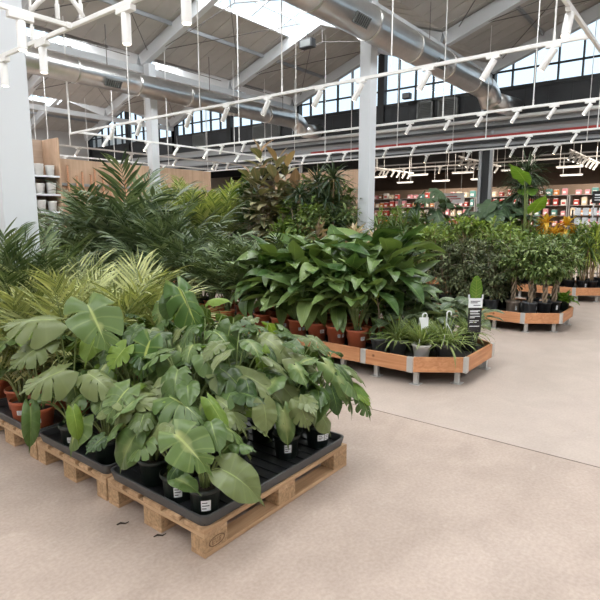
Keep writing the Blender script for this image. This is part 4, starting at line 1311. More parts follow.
# --- monsteras on the two nearest pallets
MON = [  # x, y, H, spread, n, label, stickers, bias
 (1.575, 1.825, .50, .12, 4, 'monstera at the very corner of the nearest pallet, big cream-streaked split leaf in front', [(-2.25, .055, .055, .45)], (.05, .03)),
 (1.57, 2.03, .46, .14, 5, 'low monstera just left of the corner plant, dark pot with white sticker', [(-2.2, .05, .055, .45)], (.04, .05)),
 (1.60, 2.26, .58, .20, 7, 'monstera in the middle of the nearest pallet\'s front edge, dark heart-shaped leaf leaning left', [], (0, 0)),
 (1.875, 2.00, .56, .17, 6, 'monstera second from the corner along the aisle edge, two hanging heart leaves', [(-2.0, .05, .05, .4)], (-.03, -.03)),
 (2.28, 1.90, .60, .18, 8, 'monstera third from the corner along the aisle edge, sticker on its shaded pot', [(-2.3, .05, .05, .5)], (-.03, -.02)),
 (2.52, 1.845, .60, .22, 12, 'monstera at the far right end of the nearest tray, narrow leaves drooping over the aisle', [(-2.2, .05, .04, .5), (-1.55, .05, .04, .5)], (.02, -.05)),
 (1.85, 2.27, .76, .24, 9, 'monstera in the second line back, behind the cream-streaked corner plant', [], (0, 0)),
 (2.09, 2.14, .80, .24, 9, 'monstera in the centre of the nearest tray, wide pale leaves facing up', [], (0, -.03)),
 (2.36, 2.16, .84, .24, 9, 'monstera behind the third plant of the aisle edge, upright mid-green leaves', [], (.02, -.03)),
 (2.58, 2.09, .74, .22, 10, 'monstera second from the far right corner at the back edge of the nearest tray', [], (.04, 0)),
 (2.10, 2.42, .88, .26, 9, 'monstera by the tray joint, split leaf with yellow rib hanging to the right', [], (0, 0)),
 (2.36, 2.43, .92, .26, 9, 'tall monstera against the peace lily pots at the back of the nearest tray', [], (0, 0)),
 (2.58, 2.36, .86, .24, 9, 'monstera at the back edge of the nearest tray, pale young leaf on top', [], (0, 0)),
 (1.585, 2.68, .56, .17, 6, 'monstera at the right front corner of the second tray, half hidden dark pot', [], (0, .02)),
 (1.575, 3.05, .60, .17, 6, 'monstera at the left front of the second tray, pot with white sticker', [(-2.3, .05, .035, .4)], (.02, 0)),
 (1.83, 2.72, .82, .26, 9, 'monstera second from the front at the right side of the second tray', [], (0, 0)),
 (1.83, 3.02, .86, .26, 9, 'monstera behind the stickered pot of the second tray, round glossy leaf', [], (0, 0)),
 (2.10, 2.70, .92, .26, 9, 'monstera in the middle of the second tray, right half', [], (0, 0)),
 (2.10, 2.98, .94, .26, 9, 'monstera in the middle of the second tray, left half', [], (0, 0)),
 (2.38, 2.72, .98, .26, 9, 'monstera in the back line of the second tray, right half', [], (0, 0)),
 (2.38, 3.02, 1.0, .26, 9, 'monstera in the back line of the second tray, left half', [], (0, 0)),
 (2.12, 3.24, .90, .22, 8, 'monstera beside the light palms at the left end of the second tray', [], (0, 0)),
]
mroots = []
# individual leaves seen clearly in front: base px, tip px, distances, width factor, template, material, up-tilt, owner index
HERO = [
 ((171, 430), (209, 466), 2.24, 2.16, 1.12, 'split', 'lf_monstera_pale', 0),
 ((214, 466), (266, 489), 2.28, 2.24, .92, 'heart', 'lf_monstera_grey', 0),
 ((236, 452), (210, 430), 2.42, 2.46, .8, 'heart', 'lf_monstera', 0),
 ((172, 478), (198, 484), 2.30, 2.24, .8, 'heart', 'lf_monstera', 1),
 ((182, 462), (165, 480), 2.34, 2.28, .8, 'heart', 'lf_monstera', 1),
 ((140, 428), (112, 470), 2.46, 2.40, .85, 'heart', 'lf_monstera', 2),
 ((148, 415), (122, 432), 2.56, 2.46, 1.0, 'split', 'lf_monstera_lime', 2),
 ((132, 385), (104, 412), 2.66, 2.52, 1.1, 'split', 'lf_monstera_pale', 2),
 ((262, 398), (270, 432), 2.62, 2.56, .95, 'heart', 'lf_monstera_grey', 3),
 ((297, 399), (310, 426), 2.75, 2.68, .95, 'lsplit', 'lf_monstera_grey', 4),
 ((315, 410), (335, 428), 2.86, 2.82, 1.1, 'heart', 'lf_monstera_grey', 5),
 ((335, 372), (352, 402), 2.98, 2.9, .6, 'heart', 'lf_monstera', 5),
 ((330, 384), (341, 416), 2.95, 2.9, .55, 'heart', 'lf_monstera', 5),
 ((322, 360), (352, 385), 3.0, 2.95, .6, 'lsplit', 'lf_monstera', 5),
 ((318, 385), (322, 412), 2.95, 2.9, .6, 'heart', 'lf_monstera_lime', 5),
 ((282, 404), (290, 445), 2.8, 2.7, .55, 'heart', 'lf_monstera', 4),
 ((205, 395), (228, 428), 2.55, 2.42, .45, 'heart', 'lf_monstera_lime', 6),
 ((165, 395), (205, 412), 2.62, 2.5, 1.1, 'split', 'lf_monstera_pale', 6),
 ((214, 398), (246, 415), 2.66, 2.55, 1.0, 'split', 'lf_monstera_grey', 6),
 ((188, 384), (162, 398), 2.72, 2.62, 1.1, 'split', 'lf_monstera_grey', 6),
 ((235, 372), (275, 384), 2.86, 2.76, 1.0, 'lsplit', 'lf_monstera_grey', 7),
 ((216, 366), (250, 385), 2.86, 2.7, 1.0, 'split', 'lf_monstera', 7),
 ((262, 372), (300, 392), 2.94, 2.82, 1.0, 'lsplit', 'lf_monstera_grey', 8),
 ((288, 356), (318, 370), 3.1, 3.0, .8, 'lsplit', 'lf_monstera_grey', 9),
 ((172, 352), (169, 384), 2.92, 2.84, 1.1, 'heart', 'lf_monstera', 16),
 ((152, 336), (136, 376), 3.0, 2.9, 1.0, 'split', 'lf_monstera_rib', 16),
 ((175, 282), (201, 328), 3.25, 3.12, .6, 'split', 'lf_monstera_rib', 10),
 ((172, 292), (166, 318), 3.3, 3.2, .8, 'heart', 'lf_monstera', 10),
 ((128, 345), (108, 366), 2.98, 2.88, .9, 'split', 'lf_monstera_lime', 15),
 ((85, 300), (108, 343), 3.05, 2.9, 1.15, 'split', 'lf_monstera_pale', 14),
 ((62, 320), (3, 318), 3.05, 2.95, .95, 'split', 'lf_monstera_grey', 14),
 ((52, 340), (8, 362), 3.0, 2.86, .8, 'split', 'lf_monstera_grey', 14),
 ((70, 368), (22, 386), 2.86, 2.72, 1.0, 'split', 'lf_monstera_grey', 14),
 ((84, 372), (110, 382), 2.86, 2.74, .9, 'lsplit', 'lf_monstera_grey', 13),
 ((30, 400), (33, 447), 2.76, 2.66, .42, 'heart', 'lf_monstera', 14),
 ((72, 405), (80, 438), 2.7, 2.62, .5, 'heart', 'lf_monstera_lime', 14),
 ((232, 322), (222, 352), 3.1, 3.0, .9, 'lsplit', 'lf_monstera', 10),
 ((258, 335), (290, 348), 3.25, 3.1, .9, 'lsplit', 'lf_monstera_grey', 8),
 ((206, 302), (224, 292), 3.4, 3.34, .7, 'heart', 'lf_monstera_lime', 19),
 ((262, 345), (264, 372), 3.05, 2.96, .6, 'heart', 'lf_monstera_lime', 8),
 ((118, 400), (150, 398), 2.66, 2.55, .9, 'split', 'lf_monstera_grey', 2),
]
hrng = random.Random(12)
def hero_leaves(idx, root_xy):
    out = {}; st = MB()
    for (b, t, d0, d1, wf, kind, mk, own) in HERO:
        if own != idx: continue
        p = at_t(b[0], b[1], d0); q = at_t(t[0], t[1], d1)
        off = np.array([root_xy[0], root_xy[1], ZP])
        p -= off; q -= off
        d = q - p; L = np.linalg.norm(d) / .86; sc_ = {'heart': .74, 'split': .80, 'lsplit': .78}[kind]
        p = p + d * (1 - sc_) * .6; L *= sc_
        tp = hrng.choice({'split': T_MON, 'lsplit': T_MONL, 'heart': T_HEART}[kind])
        view = -(p + off - np.array([0, 0, CAM_H])); view /= np.linalg.norm(view)
        up = view * .42 + np.array([0, 0, .9]) + np.array([hrng.uniform(-.2, .2), hrng.uniform(-.2, .2), 0])
        out.setdefault(mk, MB()).leaf(tp, p, d, up, L, L * ((wf * .55 + .5) if wf > .62 else wf * 1.15))
        m_ = np.array([p[0] * .35, p[1] * .35, .12 + max(p[2] - .12, .02) * 1.0])
        st.tube(bez((p[0] * .05, p[1] * .05, .12), m_, p, 8), [.0065, .006, .0058, .0055, .005, .0045, .004, .0035], 6)
    return out, st
NM = {'lf_monstera_rib': 'lime_ribbed_foliage', 'lf_monstera': 'foliage', 'lf_monstera_grey': 'greyish_foliage', 'lf_monstera_pale': 'cream_veined_foliage', 'lf_monstera_lime': 'young_foliage'}
for i, (x, y, H, sp, n, lab, stk, bias) in enumerate(MON):
    rng = random.Random(100 + i)
    parts = g_monstera(rng, H * (.85 if i in (8, 9, 11, 12) else .95 if i < 13 else .80), sp * 1.1, int(n * 2.0), leafL=(.11, .16) if i < 6 else (.115, .185), pale=.14, lime=.07, bias=bias, heart=.3 if i not in (5,) else .7)
    h, st = hero_leaves(i, (x, y))
    pd = {pn: (mb, mk, sm) for pn, mb, mk, sm in parts}
    def merge(dst, src):
        k = dst.n
        for v, uv in zip(src.v, src.uv): dst.v.append(v); dst.uv.append(uv)
        dst.f.extend([tuple(a + k for a in q) for q in src.f]); dst.n += src.n
    for mk, mb in h.items():
        if NM[mk] in pd: merge(pd[NM[mk]][0], mb)
        else: pd[NM[mk]] = (mb, mk, True)
    merge(pd['stalks'][0], st)
    make_plant('monstera_plant', lab, 'plant', (x, y, ZP), 'dark', lambda: [(a, b[0], b[1], b[2]) for a, b in pd.items()], 0, None, stk, 'monsteras on the nearest pallets')

# --- third pallet: terracotta pots, light palms
rng = random.Random(50)
make_plant('monstera_plant', 'monstera in a small terracotta pot at the right front corner of the third tray', 'plant', (1.58, 3.475, ZP), 'terra_s',
           lambda: g_monstera(rng, .74, .2, 8, pale=.2), 0, None, [(-2.3, .05, .03, .5)], 'plants in terracotta pots at left')
PALM3 = [(1.575, 3.72, 'terra_s', 'light feathery palm in the front terracotta pot with white label at the left edge', [(-2.2, .07, .035, .5)]),
 (1.66, 3.98, 'terra_s', 'light feathery palm in the small terracotta pot at the far left edge', []),
 (1.86, 3.52, 'terra_s', 'light feathery palm behind the terracotta-potted monstera', []), (1.85, 3.80, 'terra_s', 'light feathery palm second from the front at the middle of the third tray', []),
 (1.92, 4.04, 'terra_s', 'light feathery palm second from the front at the left of the third tray', []), (2.14, 3.50, 'terra_s', 'light feathery palm in the third line of the third tray, beside the monsteras', []),
 (2.14, 3.78, 'terra_s', 'light feathery palm in the centre of the third tray', []), (2.2, 4.04, 'terra_s', 'light feathery palm in the third line at the left of the third tray', []),
 (2.46, 3.52, 'terra_s', 'light feathery palm in the back line of the third tray, right', []), (2.5, 3.84, 'terra_s', 'light feathery palm in the back line of the third tray, middle', []),
 (1.66, 4.34, 'terra_s', 'light feathery palm at the front of the fourth tray', []), (1.95, 4.36, 'terra_s', 'light feathery palm second from the front of the fourth tray', []),
 (2.25, 4.36, 'terra_s', 'light feathery palm third from the front of the fourth tray', []), (2.52, 4.30, 'terra_s', 'light feathery palm at the back of the fourth tray', []),
 (2.52, 4.72, 'terra_s', 'light feathery palm at the back left of the fourth tray beside the column', [])]
for i, (x, y, pot, lab, stk) in enumerate(PALM3):
    k = i % 5; r2 = random.Random(60 + k)
    make_plant('areca_palm', lab, 'plant', (x, y, ZP), pot, lambda: g_palm(r2, .8, 11, .14, .76, .25, 14, (3, 28), (42, 92), 'lf_areca', lw=.78, start=.30, swoop=.7),
               rng.random() * 6, ('areca', k), stk, 'light palms on the pallets', scale=rng.uniform(.95, 1.06) * (1.22 if x > 2.1 else 1.16 if x > 1.8 else 1.02))
r3 = random.Random(77)
for x, y, s, lab in ((2.22, 4.72, 1.0, 'taller green palm in front of the white column at the left edge'), (1.85, 4.70, 1.08, 'taller green palm at the left frame edge beside the column')):
    make_plant('areca_palm', lab, 'plant', (x, y, ZP), 'black', lambda: g_palm(r3, 1.5, 16, .17, 1.15, .24, 22, (3, 16), (40, 80), 'lf_chamae', start=.4), r3.random() * 6, ('arecatall', int(s * 100)), (), 'green palms by the left column', scale=s)

# --- front bench -----------------------------------------------------
F = BX[0]
def hook(root, z, az=0.0, tagz=None, rz=0):
    """white plastic pot hanger with its hook above the leaves"""
    pot = [c for c in root.children if c.name.startswith('pot')][0]
    mb = MB()
    for k in range(3):
        a = az + k * 2.09
        mb.tube([(.095 * math.cos(a), .095 * math.sin(a), .14), (.05 * math.cos(a), .05 * math.sin(a), z * .6), (0, 0, z - .09)], .0035, 5)
    pts = [(0, 0, z - .10), (0, 0, z - .02)]
    sx, sy = math.cos(az), math.sin(az)
    for q in range(9):
        a = math.pi - q * R(230) / 8
        pts.append((sx * (.022 + .022 * math.cos(a)), sy * (.022 + .022 * math.cos(a)), z + .022 * math.sin(a)))
    mb.tube(pts, .0065, 6)
    h = mb.build('pot_hanger', M['pot_white'], pot, True)
    if tagz:
        d = R(-143) ; n = np.array([math.cos(d), math.sin(d), 0]); s = np.array([-n[1], n[0], 0])
        c = n * .06 + np.array([0, 0, tagz])
        tm = MB(); tm.beam(c - s * .044, c + s * .044, .003, .105)
        tm.build('hang_tag', M['paper'], pot)
sp_rng = random.Random(21)
def spider(x, y, pot, lab, hz=None, az=0.0, tg=None, key=0):
    r = make_plant('spider_plant', lab, 'plant', (x, y, ZB), pot, lambda: g_straps(random.Random(210 + key), 105, POTS[pot][2] - .02, (.22, .39), 'lf_spider', (5, 62) if pot == 'white' else (8, 74), T_STRAP[:2] if pot == 'white' else T_STRAP[:3], lw=1.15), 0, ('spider', key, pot), (), 'spider plants at the bench corner')
    if hz: hook(r, hz, az, tg)
    return r
spider(4.62, 2.14, 'white', 'spider plant in the white hanging pot at the front bench corner, square white tag', .42, R(-50), .36, 0)
spider(4.76, 1.955, 'greyhang', 'spider plant in the grey hanging pot beside the leaf-picture sign, bare white hook', .44, R(-50), None, 1)
spider(5.22, 1.90, 'black', 'spider plant in the black pot behind the leaf-picture sign, leaves over the rim', None, 0, None, 2)
spider(4.63, 2.40, 'greyhang', 'spider plant in the grey pot left of the white hanging pot', None, 0, None, 3)
# picture sign on a stake
sx, sy = 5.08, 1.80
t = thing('plant_sign', 'upright plant sign with a green leaf picture, white card and black panel', 'sign', (sx, sy, ZB), R(-143 + 90 + 4))
MB().box(-.066, .066, -.002, .003, .22, .47).build('black_panel', M['sign_black'], t)
MB().box(-.008, .008, .003, .009, 0, .47).build('stake', M['sign_black'], t)
k = MB()
for z, w0, w1 in ((.435, -.05, .05), (.425, -.05, .03), (.405, -.05, .045), (.38, -.05, .05), (.365, -.05, .0), (.335, -.05, .04), (.32, -.05, .02), (.28, -.05, .05)):
    k.box(w0, w1, -.004, -.002, z, z + .007)
k.build('lettering', M['sign_white'], t)
cd = MB().box(-.070, .070, -.005, -.001, .47, .565).build('price_card', M['sign_white'], t)
k = MB()
for z, w0, w1 in ((.53, -.05, .045), (.515, -.05, .02), (.49, -.02, .05)): k.box(w0, w1, -.0065, -.005, z, z + .008)
k.build('card_print', M['ink'], cd)
pl = MB(); n = 28
outl = [(.064 * math.sin(2 * math.pi * q / n) * (1 - .25 * max(0, -math.cos(2 * math.pi * q / n))), .66 - .13 * math.cos(2 * math.pi * q / n)) for q in range(n)]
pl.add([(x, -.004, z) for x, z in outl] + [(x, 0, z) for x, z in outl], [tuple(range(n)), tuple(range(2 * n - 1, n - 1, -1))] + [(q, n + q, n + (q + 1) % n, (q + 1) % n) for q in range(n)])
po = pl.build('leaf_picture', M['lf_aloc'], t)
vn = MB(); vn.beam((0, -.0045, .56), (0, -.0045, .785), .004, .002, (0, 1, 0))
for q in range(6):
    z = .58 + q * .03
    for s in (-1, 1): vn.beam((0, -.0045, z), (s * .048, -.0045, z + .035), .003, .002, (0, 1, 0))
vn.build('leaf_veins', M['lf_drac_lime'], po)
for s in (-1, 1): MB().box(s * .068 - .006, s * .068 + .006, -.008, .004, .555, .60).build('clip', M['pot_white'], t)

# dark leafy plants behind the spider plants
CAL = [(5.02, 2.20, .66), (5.05, 2.48, .70), (4.86, 2.62, .62), (5.36, 2.24, .74), (5.34, 2.55, .78), (5.55, 2.05, .62)]
CL = ['right behind the white hanging pot', 'left of centre behind the spider plants', 'next to the small dark-potted upright plant', 'second line behind the spider plants, right',
      'second line behind the spider plants, left', 'at the back right end of the front bench']
for i, (x, y, H) in enumerate(CAL):
    r4 = random.Random(300 + i % 3)
    make_plant('calathea_plant', 'broad-leaved calathea with pale-marked leaves, ' + CL[i], 'plant', (x, y, ZB), 'grey',
               lambda: g_blades(r4, .7, 20, .16, (.19, .27), T_ELL, 'lf_cala', (5, 50), (.4, .8), 1.25), rng.random() * 6, ('cala', i % 3), (), 'calatheas behind the spider plants', scale=H / .7)
make_plant('small_ficus', 'small upright plant with lime top leaves in a dark grey pot on the bench edge', 'plant', (4.60, 2.585, ZB), 'greyhang',
           lambda: g_stemleaf(random.Random(8), .56, 15, .14, (.10, .17), T_ELL, 'lf_drac', 'lf_drac_lime', 4, 1, 1.0, .15, .02), 0, None, (), None)
# peace lilies in terracotta pots
SP = [(4.60, 2.86), (4.62, 3.13), (4.63, 3.40), (4.64, 3.68), (4.64, 3.95), (4.66, 4.24), (4.90, 2.82), (4.93, 3.02 + .08), (4.93, 3.38), (4.94, 3.66), (4.94, 3.96), (4.95, 4.25),
      (5.22, 2.84), (5.24, 3.12), (5.24, 3.42), (5.25, 3.72), (5.25, 4.02), (5.52, 2.95), (5.53, 3.28), (5.54, 3.62), (5.55, 3.98)]
rowsn = ['front', 'second', 'third', 'back']
cnt = {}
for i, (x, y) in enumerate(SP):
    rw = 0 if x < 4.8 else 1 if x < 5.1 else 2 if x < 5.4 else 3
    cnt[rw] = cnt.get(rw, 0) + 1
    lab = 'tall peace lily in terracotta pot, %s from the right in the %s row' % (ORD[cnt[rw] - 1], rowsn[rw])
    if i == 0: lab = 'peace lily in the largest-looking terracotta pot, white stone label on the soil'
    k = i % 6; r5 = random.Random(400 + k)
    stk = [(-2.3, .035, .035, .5), (-1.85, .035, .035, .5)] if rw == 0 and i % 2 == 1 else [(-1.95, .06, .04, .55)] if rw == 0 else []
    s = {0: 1.02, 1: 1.12, 2: 1.2, 3: 1.25}[rw] * rng.uniform(.94, 1.05)
    if i == 0: s = .9
    p = make_plant('peace_lily', lab, 'plant', (x, y, ZB), 'terra', lambda: g_blades(r5, 1.05, 32, .19, (.32, .44), T_ELL, 'lf_spath', (3, 27), (.42, .78), 1.0, out_pitch=(-.5, .9)),
                   rng.random() * 6, ('spath', k), [(a, w, h, z) for a, w, h, z in stk], 'peace lilies in terracotta pots', scale=1)
    for c in p.children:
        if c.name.startswith(('foliage', 'stalks')): c.scale = (s, s, s)
    if i == 0:
        so = MB(); so.lathe([(.001, 0), (.025, .002), (.036, .014), (.032, .030), (.015, .042), (.001, .045)], 14, (-.05, -.03, .165))
        so.build('soil_marker', M['pot_white'], p, True)
# parlour palms
CH = [(4.66, 4.55), (4.66, 4.86), (4.70, 5.18), (5.0, 4.56), (5.0, 4.90), (5.02, 5.25), (5.34, 4.50), (5.34, 4.85), (5.38, 5.22), (4.72, 5.52), (5.05, 5.60), (5.4, 5.6)]
cnt = {}
for i, (x, y) in enumerate(CH):
    rw = 0 if x < 4.8 else 1 if x < 5.2 else 2
    cnt[rw] = cnt.get(rw, 0) + 1; k = i % 4; r6 = random.Random(500 + k)
    make_plant('parlour_palm', 'dark parlour palm beside the peace lilies, %s from the right in its %s row' % (ORD[cnt[rw] - 1], rowsn[rw]), 'plant', (x, y, ZB), 'terra',
               lambda: g_palm(r6, 1.1, 13, .19, .95, .25, 13, (2, 18), (45, 95), 'lf_chamae', T_LEAFLET_W, .42, 1.25), rng.random() * 6, ('chamae', k), (), 'parlour palms on the front bench', scale=(.84, .94, 1.02)[rw] * rng.uniform(.95, 1.05))
# kentia palms
KE = [(5.02, 6.35, .72), (5.42, 6.5, .80), (4.98, 6.95, .82), (5.35, 7.9, 1.14), (4.95, 7.65, .95), (5.4, 7.15, .86), (4.95, 8.35, 1.02), (5.4, 8.75, .88), (4.95, 9.1, .80)]
KL = ['nearest the parlour palms', 'in the back row behind the first one', 'second in the front row', 'tallest one, in the back row', 'in the middle of the front row', 'back row, left of the tallest',
      'fourth in the front row', 'back row, last but one at left', 'last at the left end of the row']
for i, (x, y, s) in enumerate(KE):
    k = i % 4; r7 = random.Random(600 + k)
    make_plant('kentia_palm', 'big dark kentia palm on the front bench, ' + KL[i], 'plant', (x, y, ZB), 'big',
               lambda: g_palm(r7, 2.1, 10, .28, 1.75, .46, 17, (2, 26), (45, 100), 'lf_kentia', T_LEAFLET_W, .40, 1.0, .5, .05), rng.random() * 6, ('kentia', k), (), 'kentia palms', scale=s)

KF = [(4.62, 5.95, .62), (4.64, 6.42, .66), (4.62, 6.95, .64), (4.62, 7.45, .66), (4.62, 8.0, .66), (4.62, 8.6, .62), (5.02, 5.62 + .1, .7)]
for i, (x, y, s) in enumerate(KF):
    k = i % 3; r7 = random.Random(640 + k)
    make_plant('kentia_palm', 'short spreading kentia palm at the bench edge, %s from the right below the tall ones' % ORD[i], 'plant', (x, y, ZB), 'big',
               lambda: g_palm(r7, 2.1, 12, .28, 1.5, .46, 16, (8, 38), (70, 115), 'lf_kentia', T_LEAFLET_W, .36, 1.1, .5, .05), rng.random() * 6, ('kentialow', k), (), 'short kentia palms', scale=s)

# --- middle bench ----------------------------------------------------
def many(species, group, items, gen, pot, mats_seed, nvar, base='', cat='plant'):
    for i, it in enumerate(items):
        x, y, s, lab = it[:4]; pt = it[4] if len(it) > 4 else pot; stk = it[5] if len(it) > 5 else ()
        k = i % nvar; r = random.Random(mats_seed + k)
        make_plant(species, lab, cat, (x, y, ZB), pt, lambda: gen(r), rng.random() * 6, (species, mats_seed, k), stk, group, scale=1)
        root = bpy.data.objects[-1] if False else None
        o = LASTROOT[0]
        for c in o.children:
            if not c.name.startswith(('pot', 'soil')): c.scale = (s, s, s)
LASTROOT = [None]
_mp = make_plant
def make_plant(*a, **k):
    LASTROOT[0] = _mp(*a, **k); return LASTROOT[0]
P3 = BX[1]
many('ficus_bush', 'braided ficus bushes on the middle bench',
     [(7.80, 2.22, 1.0, 'leafy ficus with braided trunk in the beige pot on the middle bench', 'beige', [(-2.3, .025, .05, .4)]),
      (7.80, 1.985, 1.06, 'leafy braided ficus in the grey pot, second from the beige pot', 'grey', [(-1.7, .025, .05, .5)]),
      (7.86, 1.81, 1.0, 'leafy braided ficus in the black pot, third from the beige pot', 'black'),
      (8.06, 1.73, 1.04, 'leafy braided ficus at the right corner of the middle bench, stickered pot', 'black', [(-2.4, .03, .06, .5)]),
      (8.20, 2.05, 1.15, 'leafy braided ficus in the second row behind the grey pot', 'black'), (8.42, 1.78, 1.1, 'leafy braided ficus in the second row at the right end', 'black')],
     lambda r: g_shrub(r, 1.0, .26, 1000, .16, .072, 'lf_micro', 'bark', .011, .74, .27, braid=True, shell=.3), 'black', 700, 3)
many('ficus_bush', 'dark ficus bushes on the middle bench',
     [(7.72, 2.50, .84, 'dark small-leaved ficus in the grey pot left of the beige pot', 'grey'), (7.72, 2.86, .92, 'dark small-leaved ficus second in the front row, left of the grey pot'), (7.74, 3.24, .92, 'dark small-leaved ficus third in the front row'),
      (8.10, 2.44, .98, 'dark small-leaved ficus behind the beige pot'), (8.12, 2.80, 1.0, 'dark small-leaved ficus second in the second row'), (8.14, 3.18, .98, 'dark small-leaved ficus third in the second row')],
     lambda r: g_shrub(r, 1.1, .33, 1500, .17, .075, 'lf_small', 'bark', .012, .55, .50, ntr=4, shell=.35), 'black', 720, 3)
many('schefflera_plant', 'lime scheffleras on the middle bench',
     [(8.45, 2.5, 1.0, 'lime-topped schefflera behind the dark ficus bushes, first from the right'), (8.48, 2.86, 1.05, 'lime-topped schefflera behind the dark ficus bushes, second from the right'), (8.46, 3.22, 1.03, 'lime-topped schefflera behind the dark ficus bushes, third from the right'),
      (8.4, 3.58, 1.0, 'lime-topped schefflera behind the dark ficus bushes, fourth from the right'), (7.98, 3.58, .98, 'lime-topped schefflera in front of the fourth one'), (7.7, 3.62, .9, 'lime-topped schefflera at the bench edge left of the dark ficus')],
     lambda r: g_shrub(r, 1.3, .30, 620, .17, .10, 'lf_scheff', 'cane', .012, .74, .34, ntr=4, shell=.45), 'black', 740, 3)
many('cordyline_plant', 'tan cordylines near the white column',
     [(7.72, 4.82, .80, 'tan and cream cordyline right in front of the white column'), (7.78, 5.62, .82, 'tan and cream cordyline left of the white column'), (7.76, 4.48, .74, 'tan and cream cordyline right of the white column'),
      (7.74, 5.95, .80, 'tan and cream cordyline second to the left of the white column')],
     lambda r: g_cane(r, 1.4, 3, .17, 15, (.30, .46), 'lf_tan', T_ELL, (3, 55), .5, hs=(1.42, 1.2, 1.05)), 'grey', 760, 2)
many('dracaena_plant', 'yellow-green dracaenas right of the white column',
     [(8.15, 4.10, 1.0, 'yellow-green dracaena first in the group right of the white column'), (8.15, 4.45, 1.02, 'yellow-green dracaena second in the group right of the white column'), (8.2, 4.78, 1.0, 'yellow-green dracaena close to the right of the white column'),
      (7.78, 4.08, .88, 'low yellow-green dracaena at the bench edge right of the cordylines'), (8.5, 4.02, 1.08, 'yellow-green dracaena in the back row right of the white column')],
     lambda r: g_cane(r, 1.35, 4, .17, 30, (.26, .36), 'lf_drac', T_STRAPW, (5, 110), .9, hs=(1.3, 1.1, .95, .8)), 'black', 780, 2)
many('dracaena_plant', 'tall dark dracaenas left of the white column',
     [(8.2, 5.72, 1.0, 'tall dark dracaena nearest the left side of the white column'), (8.45, 6.12, 1.02, 'tall dark dracaena second left of the white column'), (7.95, 6.26, .86, 'shorter dark dracaena in front of the tall pair')],
     lambda r: g_cane(r, 2.2, 4, .28, 44, (.36, .52), 'lf_drac_dark', T_STRAPW, (5, 115), .8, hs=(2.2, 1.8, 1.4, 1.0)), 'big', 800, 2)
many('pachira_plant', 'bright broad-leaved bushes by the rubber plants',
     [(7.82, 6.20, 1.0, 'bright green bushy plant to the right of the rubber plants'), (7.74, 6.48, .72, 'bright green bushy plant in front of the rubber plants')],
     lambda r: g_shrub(r, 1.9, .38, 520, .28, .17, 'lf_fern', 'bark', .014, .62, .62, ntr=4, shell=.4), 'big', 820, 2)
many('dark_ficus', 'dark bushy trees left of the white column',
     [(8.55, 5.66, 1.0, 'dark bushy ficus tree close behind the left side of the white column'), (7.86, 5.86, .84, 'dark bushy ficus tree left of the white column, behind the tan cordylines'), (8.5, 6.5, 1.05, 'dark bushy ficus tree between rubber plants and dark dracaenas'), (8.6, 7.05, 1.12, 'dark bushy ficus tree in the back row behind the rubber plants'), (8.6, 6.05, 1.12, 'dark bushy ficus tree in the back row behind the dark dracaenas')],
     lambda r: g_shrub(r, 2.1, .44, 1100, .28, .14, 'lf_micro', 'bark', .015, .6, .75, ntr=4, shell=.35), 'big', 815, 2)
many('rubber_plant', 'rubber plants',
     [(7.86, 6.80, 1.06, 'tall cream and bronze rubber plant, right one of the pair above the palms', 'big'), (7.84, 7.22, 1.0, 'tall cream and bronze rubber plant, left one of the pair above the palms', 'big'),
      (8.55, 6.3, .86, 'reddish young rubber plant between the pair and the dark dracaenas', 'big')],
     lambda r: g_stemleaf(r, 2.5, 30, .28, (.30, .42), T_ELLW, 'lf_rubber', 'lf_rubber_red', 2, 5, 1.0, .18, .40), 'big', 840, 2)
many('fiddle_leaf_fig', 'dark fiddle-leaf figs',
     [(8.25, 7.78, 1.0, 'dark fiddle-leaf fig just left of the rubber plants', 'big'), (8.3, 8.25, .98, 'dark fiddle-leaf fig farther left of the rubber plants', 'big'), (7.85, 7.62, .72, 'lower dark fiddle-leaf fig in front of the tall ones', 'big')],
     lambda r: g_stemleaf(r, 2.3, 26, .28, (.24, .34), T_ELLW, 'lf_fiddle', None, 0, 3, 1.25, .12, .16), 'big', 860, 2)
many('areca_palm', 'golden palms at the back left',
     [(7.95, 8.75, 1.0, 'golden-green palm left of the fiddle-leaf figs, front'), (8.4, 8.9, 1.06, 'golden-green palm left of the fiddle-leaf figs, back'), (7.9, 9.35, 1.0, 'golden-green palm second group, front'), (8.4, 9.6, 1.08, 'golden-green palm second group, back'),
      (7.95, 10.1, 1.0, 'golden-green palm third group, front'), (8.35, 10.2, 1.0, 'golden-green palm third group, back')],
     lambda r: g_palm(r, 2.1, 15, .28, 1.85, .36, 22, (2, 18), (42, 90), 'lf_areca_mid', start=.4), 'big', 880, 3)

# --- rear bench -------------------------------------------------------
many('dracaena_plant', 'potted dracaenas on the rear bench front',
     [(11.02, 2.12, 1.0, 'green dracaena on cane in black pot, first from the left on the rear bench'), (11.05, 1.90, .96, 'green dracaena on cane in the black pot, second from the left on the rear bench', 'black', [(-2.3, .03, .06, .5)]),
      (11.42, 1.86, 1.06, 'green dracaena on cane in the black pot at the right frame edge'), (11.0, 2.42, 1.02, 'green dracaena on the rear bench behind the braided ficus'), (11.0, 2.75, 1.05, 'green dracaena on the rear bench left of the braided ficus'),
      (11.4, 2.2, 1.1, 'green dracaena in the second row of the rear bench')],
     lambda r: g_cane(r, 1.0, 3, .17, 36, (.24, .36), 'lf_drac', T_STRAPW, (8, 120), .9, hs=(.95, .8, .66)), 'black', 900, 3)
many('dracaena_plant', 'lime dracaenas', [(11.14, 1.76, 1.0, 'bright lime dracaena arching over the rear bench at the right edge')],
     lambda r: g_cane(r, 1.2, 2, .17, 44, (.34, .48), 'lf_drac_lime', T_STRAP, (8, 115), 1.2, hs=(1.05, .85)), 'black', 920, 1)
